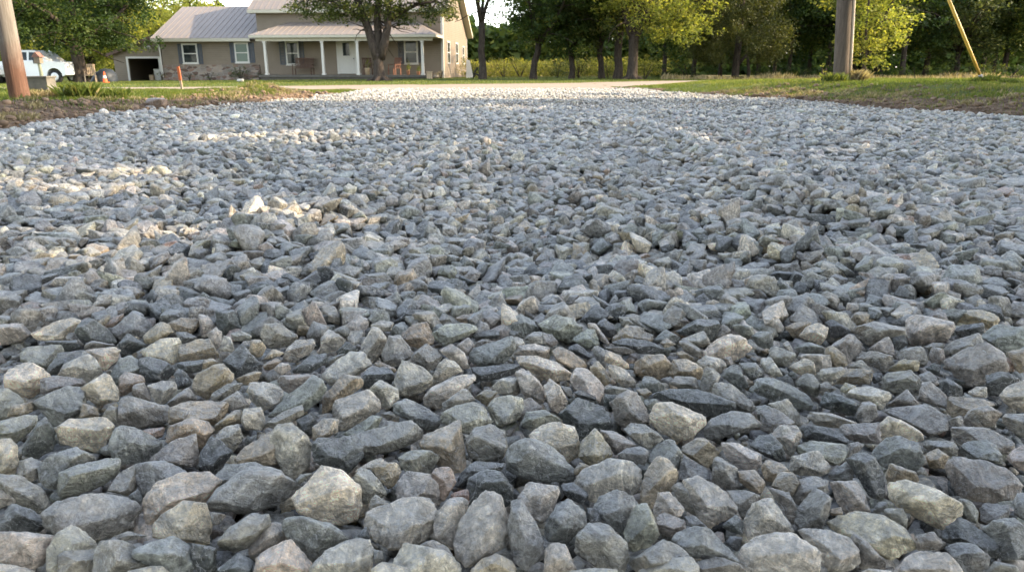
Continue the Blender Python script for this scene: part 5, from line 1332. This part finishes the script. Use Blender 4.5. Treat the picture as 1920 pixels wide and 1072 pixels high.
p = gp(39, 190, 10.4); e = empty('utility_pole', p); tag(e, 'wooden utility pole at the left with a reddish-brown foot', 'utility pole')
rngp = np.random.default_rng(2)
m = MB(); m.tube([(0, 0, -.5), (0, 0, .0), (-.01, 0, .5), (-.02, .0, 1.4), (-.1, .0, 5), (-.2, 0, 9)], [.128, .126, .122, .118, .11, .10], 24); m.build('shaft', M_POLE, e, smooth=True)
m = MB(); m.box(-1.2, .8, -.05, .05, 8.2, 8.33); m.build('crossarm', M_POLE, e)
p = gp(1576, 152, 15.7); PR = p.copy(); e = empty('utility_pole', p); tag(e, 'wooden utility pole on the right with a pale conduit up its side', 'utility pole')
m = MB(); m.tube([(.03, 0, -.5), (0, 0, 0), (-.055, 0, .8), (-.22, 0, 3), (-.65, 0, 9)], [.152, .149, .146, .14, .12], 24); m.build('shaft', M_POLE2, e, smooth=True)
m = MB(); m.box(-1.0, 1.0, -.05, .05, 8.2, 8.33); m.build('crossarm', M_POLE2, e)
m = MB(); m.tube([(.168, -.06, -.1), (.122, -.06, .6), (-.055, -.06, 3), (-.44, -.06, 8)], .030, 10); m.build('conduit', plain('tan_conduit', (.58, .47, .34), .5, .4, .08), e, smooth=True)
# guy wire with yellow guard
p = gp(1843, 153, 14.5); p[2] += .04; e = empty('guy_wire', p); tag(e, 'yellow guy-wire guard slanting up from an anchor tuft on the right bank', 'guy wire')
def loc_at(px, py, Y): return at(px, py, Y)-p
a0, a1 = loc_at(1837, 140, 14.48), loc_at(1779, 0, 14.3); dv = (a1-a0)/np.linalg.norm(a1-a0)
m = MB(); m.tube([a0, a0+dv*.6, a0+dv*2.4], [.029, .029, .029], 10); m.build('guard', plain('yellow_plastic_guard', (.62, .38, .07), .45, .4, .12), e, smooth=True)
m = MB(); m.tube([(0, 0, -.15), a0*.6, a0], [.012, .012, .012], 6); m.tube([a0-dv*.09, a0-dv*.02], [.03, .035], 8); m.build('anchor_rod', M_STEEL, e)
m = MB(); m.tube([a0+dv*2.4, a0+dv*7.5], .006, 5); m.build('strand', M_STEEL, e)
# orange stake
p = gp(343, 180, 15.0); m = MB(); m.slab((-.020, -.01, -.05), (.020, -.01, -.05), (0, -.01, .34), (-.04, -.01, .34), (0, .02, 0)); e = m.build('survey_stake', plain('bare_lath', (.50, .36, .24)), None); e.location = p
m = MB(); m.slab((-.036, -.014, .19), (.012, -.014, .19), (-.004, -.014, .45), (-.052, -.014, .45), (0, .028, 0)); m.build('painted_top', plain('orange_paint', (.50, .13, .05)), e); tag(e, 'orange-topped survey stake in the left verge', 'stake')
# traffic cone
p = gp(198, 157, 44); e = empty('traffic_cone', p); e.scale = (.85,)*3; tag(e, 'orange traffic cone with a white collar left of the garage', 'traffic cone'); M_OR = plain('cone_orange', (.75, .13, .04))
m = MB(); m.box(-.2, .2, -.2, .2, 0, .04); m.build('base', M_OR, e); m = MB(); m.tube([(0, 0, .03), (0, 0, .72)], [.16, .03], 16); m.build('body', M_OR, e); m = MB(); m.tube([(0, 0, .30), (0, 0, .47)], [.118, .088], 16); m.build('collar', M_WHITE, e)
# tarp covered heap and drum between maple and garage
p = gp(196, 154, 48); rng = np.random.default_rng(6); D, Fc = ico(4); P = D*np.array([.75, .8, .80]); P[:, 2] = np.maximum(P[:, 2], -.05); P[:, 0] += .25*P[:, 2]; P *= (1+.10*fbm(D*3, 5, 3))[:, None]
o = mesh_np('tarpaulin_heap', P, Fc, plain('dark_blue_tarpaulin', (.02, .027, .036), .6, .4, .3, 4), None, None, smooth=True); o.location = p; tag(o, 'heap under a dark blue tarpaulin beside the garage', 'covered heap')
p = gp(172, 152, 47); e = empty('wooden_chair', p); e = None
chair(gp(171, 152, 46), .4, plain('bleached_wood', (.40, .30, .2)), 'weathered wooden yard chair right of the maple trunk', .55, name='yard_chair')
# concrete block and post by the left pole
p = gp(80, 168, 15.2); m = MB(); m.box(-.2, .2, -.15, .15, -.1, .24); m.box(-.22, .22, -.17, .17, .241, .275); o = m.build('concrete_pedestal', M_CONC, bevel=.008); o.location = p; tag(o, 'grey weathered concrete pedestal right of the left pole foot', 'pedestal')
p = gp(80, 160, 27); e = empty('birdhouse_post', p); tag(e, 'mossy post carrying a small birdhouse in front of the pickup', 'birdhouse')
m = MB(); m.tube([(0, 0, -.1), (.02, 0, .5), (0, 0, .78)], [.07, .055, .05], 8); m.build('post', plain('mossy_wood', (.17, .18, .12)), e); m = MB(); m.box(-.1, .1, -.1, .1, .78, .98); m.build('box', plain('birdhouse_wood', (.16, .125, .085)), e); m = MB(); m.prism([(-.15, .981), (.15, .981), (0, 1.16)], (1, 0, 0), (0, 0, 1), (0, -.14, 0), (0, .28, 0)); m.build('roof', plain('birdhouse_roof', (.16, .08, .055)), e)
# boulder at the gravel edge
def boulder(loc, r, sq, mat_t, label, sd_, name='boulder'):
    rg = np.random.default_rng(sd_); N = np.vstack([rg.normal(size=(10, 3)), np.eye(3), -np.eye(3)]); N /= np.linalg.norm(N, axis=1)[:, None]; D, Fc = ico(4); rr, ed = planes_radius(D, N, rg.uniform(.8, 1, 16), 14); P = roughen(D*rr[:, None], D, 1.2, rg, .8)*r*np.array(sq)
    o = mesh_np(name, P, Fc, M_STONE, None, dict(tone=np.broadcast_to(np.array(mat_t), P.shape), edge=ed*.3, rnd=np.full(len(P), .3)), smooth=True); o.location = loc; tag(o, label, 'rock'); return o
b = gp(294, 206, 9.75); boulder(b+np.array([0, 0, .03]), .12, (1.15, .8, .72), (.20, .13, .08), 'brown rock at the left edge of the gravel', 5)
b = gp(283, 210, 9.6); boulder(b+np.array([0, 0, .01]), .06, (1.2, .8, .6), (.4, .39, .37), 'pale flat stone leaning on the brown rock at the gravel edge', 6)
b = gp(450, 149, 43); boulder(b+np.array([0, 0, .06]), .16, (1.3, .7, .6), (.5, .46, .4), 'small pale rock on the lawn below the wing', 7)
# soil clods along the dug edges
rng = np.random.default_rng(17); D, Fc = ico(2); Vs = []; Fs = []; T = []; nvv = 0
for k in range(4200):
    if rng.uniform() < .5: y = rng.uniform(6.2, 16.5); x = edge_l(y)-abs(rng.normal())*.9+.12; xr = 0
    else: y = rng.uniform(7.3, 15.5); x = edge_r(y)+abs(rng.normal())*1.1-.12
    r = rng.uniform(.006, .022)*(2.2 if rng.uniform() < .12 else 1); P = D*(1+.35*fbm(D*1.7+k, 3, 2))[:, None]*r*np.array([1, 1, .7])
    Vs.append(P+np.array([x, y, float(terr(x, y))+.3*r])); Fs.append(Fc+nvv); nvv += len(P)
o = mesh_np('soil', np.vstack(Vs), np.vstack(Fs), plain('brown_clod', (.20, .14, .095), .95, .1, .4, 9), None, None, smooth=True); tag(o, 'loose brown clods of soil along the dug verges', 'soil', kind='stuff')

# ------------------------------------------------------------------ grass
def blades(x, y, h, w, lt, rng, lean=.5):
    n = len(x); z = terr(x, y)-.01; a = rng.uniform(0, 2*pi, n); d = np.stack([np.cos(a), np.sin(a), np.zeros(n)], -1); s = np.stack([-np.sin(a), np.cos(a), np.zeros(n)], -1)
    B_ = np.stack([x, y, z], -1); l = rng.uniform(.1, lean, n)[:, None]*h[:, None]; H_ = np.zeros((n, 3)); H_[:, 2] = h; ww = w[:, None]
    V = np.stack([B_-s*ww, B_+s*ww, B_+H_*.6+d*l*.35+s*ww*.7, B_+H_*(1-.12*rng.uniform(size=(n, 1)))+d*l], 1); V2 = V.reshape(-1, 3)
    return V2, np.arange(4*n).reshape(n, 4), np.repeat(lt, 4)
rng = np.random.default_rng(44)
def on_lane(x, y):
    ya = np.interp(x, LANE[0][:, 0], LANE[0][:, 1]); yb = np.interp(x, LANE[1][:, 0], LANE[1][:, 1]); return (y > ya+.1) & (y < yb-.1)
def grass_zone(n, x0, x1, y0, y1, hl, hh_, w, thr):
    x = rng.uniform(x0, x1, n); y = rng.uniform(y0, y1, n); el, er = edge_l(y), edge_r(y); k = fbm(np.stack([x*.9, y*.9, x*0], -1), 61, 3)
    wl_ = np.interp(y, WLY, WLV); wr_ = np.interp(y, WRY, WRV)
    dd = np.maximum(el-x-wl_+k, x-er-wr_+k); ok = ((el-x > .05) | (x-er > .05) | (y > Y_END+3)) & ~on_lane(x, y) & ((dd > thr) | (rng.uniform(size=n) < .14)) & (np.abs(x) < .70*y+1.5)
    ok |= (y > Y_END+3) & ~on_lane(x, y) & (np.abs(x) < .7*y+1.5)
    x, y = x[ok], y[ok]; cl_ = vnoise(np.stack([x*2.2, y*2.2, x*0], -1), 9); ok = rng.uniform(size=len(x)) < .35+.9*cl_; x, y, cl_ = x[ok], y[ok], cl_[ok]
    h = (hl+(hh_-hl)*cl_)*rng.uniform(.6, 1.25, len(x)); lt = np.clip(.22+.55*vnoise(np.stack([x*.8, y*.8, x*0], -1), 23)+rng.normal(size=len(x))*.14, 0, 1)
    return blades(x, y, h, np.full(len(x), w), lt, rng)
parts_ = [grass_zone(190000, -14, -4, 8.0, 21, .03, .085, .0055, .0), grass_zone(250000, 3.6, 19, 7.5, 24, .03, .075, .0055, .0), grass_zone(120000, -34, 34, 23, 58, .03, .07, .016, .0)]
Vs = []; Fs = []; Ls = []; nvv = 0
for V, Fc, lt in parts_: Vs.append(V); Fs.append(Fc+nvv); Ls.append(lt); nvv += len(V)
o = mesh_np('grass', np.vstack(Vs), np.vstack(Fs), ML_GRASS, None, dict(lt=np.concatenate(Ls))); tag(o, 'short green grass of the verges and the lawn', 'grass', kind='stuff')
print('grass quads', nvv//4)
def tuft(px, py, Y, R, n, h, mat, label, name='weed_clump', cat='weeds', w=.006, lean=.8, sd_=1):
    c = gp(px, py, Y); rg = np.random.default_rng(sd_); rr_ = 1.5*R*rg.uniform(0, 1, n)**.7; aa_ = rg.uniform(0, 2*pi, n); x = rr_*np.cos(aa_)+c[0]; y = rr_*np.sin(aa_)*.6+c[1]
    V, Fc, lt = blades(x, y, h*rg.uniform(.4, 1.1, n), np.full(n, w), np.clip(.45+rg.normal(size=n)*.2, 0, 1), rg, lean); o = mesh_np(name, V, Fc, mat, None, dict(lt=lt)); tag(o, label, cat); return o
tuft(150, 190, 10.9, .17, 500, .26, ML_GRASS, 'tall green weeds just right of the left utility pole', sd_=1)
tuft(205, 188, 11.2, .20, 420, .16, ML_GRASS, 'lower green weed patch between the tall weeds and the brown rock', sd_=2)
tuft(75, 190, 10.9, .18, 380, .15, ML_STRAW, 'straw-coloured grass tuft at the foot of the left pole', sd_=3)
tuft(30, 232, 7.2, .12, 420, .07, ML_STRAW, 'dry straw clump on the dark soil at the lower left', sd_=4)
tuft(1845, 160, 14.3, .17, 420, .13, ML_GRASS, 'dark grass tuft around the guy-wire anchor', sd_=5)
tuft(1565, 155, 15.3, .16, 380, .20, ML_GRASS, 'green weeds at the left foot of the right pole', sd_=6)
tuft(1605, 152, 15.6, .14, 380, .26, ML_STRAW, 'dry reddish grass at the right foot of the right pole', sd_=7)
tuft(1895, 175, 12.6, .14, 260, .13, ML_GRASS, 'green tuft on the bank near the right edge', sd_=8)
put_shrub(91, .22, .36, 6, .055, .8, ML_YEL, gp(1542, 152, 16.2), 'small bright sapling just left of the right pole', name='sapling')
rg = np.random.default_rng(88); xs, ys = [], []
for k in range(150):
    y = rg.uniform(7.3, 15.5) if k % 3 else rg.uniform(6.5, 15); off = rg.uniform(.25, 3.2 if y < 11 else 1.2); cx_ = (edge_r(y)+off) if k % 3 else (edge_l(y)-off*.8); m_ = rg.integers(25, 80); rr_ = .10*rg.uniform(.3, 1, m_); aa_ = rg.uniform(0, 2*pi, m_); xs.append(cx_+rr_*np.cos(aa_)); ys.append(y+rr_*np.sin(aa_))
xs, ys = np.concatenate(xs), np.concatenate(ys); n = len(xs)
V, Fc, lt = blades(xs, ys, rg.uniform(.02, .085, n), np.full(n, .0045), rg.uniform(0, 1, n), rg, 1.1); o = mesh_np('dry_grass', V, Fc, ML_STRAW, None, dict(lt=lt)); tag(o, 'thin dry grass sprouting from the bare banks', 'grass', kind='stuff')
# dry stalks edging the wood and the field
o = mesh_np('field_growth', FIELD[0], FIELD[1], ML_GOLD, None, dict(lt=FIELD[2])); tag(o, 'tan and yellow standing growth of the field behind the middle trees', 'field plants', kind='stuff')
rng = np.random.default_rng(70); n = 5000; px = rng.uniform(1240, 1990, n); Y = rng.uniform(41.5, 46, n); x = (px-960)/1445*Y
V, Fc, lt = blades(x, Y, rng.uniform(.08, .38, n)*(.4+vnoise(np.stack([x*.8, x*0, x*0], -1), 3)), np.full(n, .016), rng.uniform(0, 1, n), rng); o = mesh_np('tall_grass', V, Fc, ML_STRAW, None, dict(lt=lt)); tag(o, 'tall pale dry grass along the foot of the wood', 'grass', kind='stuff')
# ------------------------------------------------------------------ light
sl = bpy.data.lights.new('sun', 'SUN'); sl.energy = 2.2; sl.angle = radians(.53); sl.color = (1.0, .80, .55)
so = bpy.data.objects.new('sun', sl); COL.objects.link(so)
import mathutils
so.rotation_euler = mathutils.Vector(sd).to_track_quat('Z', 'Y').to_euler()
w = bpy.data.worlds.new('World'); SC.world = w; w.use_nodes = True
sky = w.node_tree.nodes.new('ShaderNodeTexSky'); sky.sky_type = 'NISHITA'; sky.sun_disc = False
sky.sun_elevation = SUN_EL; sky.sun_rotation = pi/2-SUN_AZ; sky.altitude = 200; sky.air_density = 1.0; sky.dust_density = 1.0; sky.ozone_density = 0.3
bg = w.node_tree.nodes['Background']; bw = w.node_tree.nodes.new('ShaderNodeRGBToBW'); w.node_tree.links.new(sky.outputs[0], bw.inputs[0])
mx = w.node_tree.nodes.new('ShaderNodeMix'); mx.data_type = 'RGBA'; mx.inputs[0].default_value = .5; w.node_tree.links.new(sky.outputs[0], mx.inputs[6]); w.node_tree.links.new(bw.outputs[0], mx.inputs[7])   # thin high haze whitens the sky
w.node_tree.links.new(mx.outputs[2], bg.inputs[0]); bg.inputs[1].default_value = .15
SC.view_settings.view_transform = 'Standard'; SC.view_settings.look = 'None'; SC.view_settings.exposure = 2.65; SC.view_settings.gamma = 1
SC.cycles.max_bounces = 6; SC.cycles.diffuse_bounces = 2; SC.cycles.glossy_bounces = 2; SC.cycles.transmission_bounces = 4; SC.cycles.transparent_max_bounces = 6
SC.cycles.use_denoising = True
SC.cycles.use_adaptive_sampling = True; SC.cycles.adaptive_threshold = 0.012
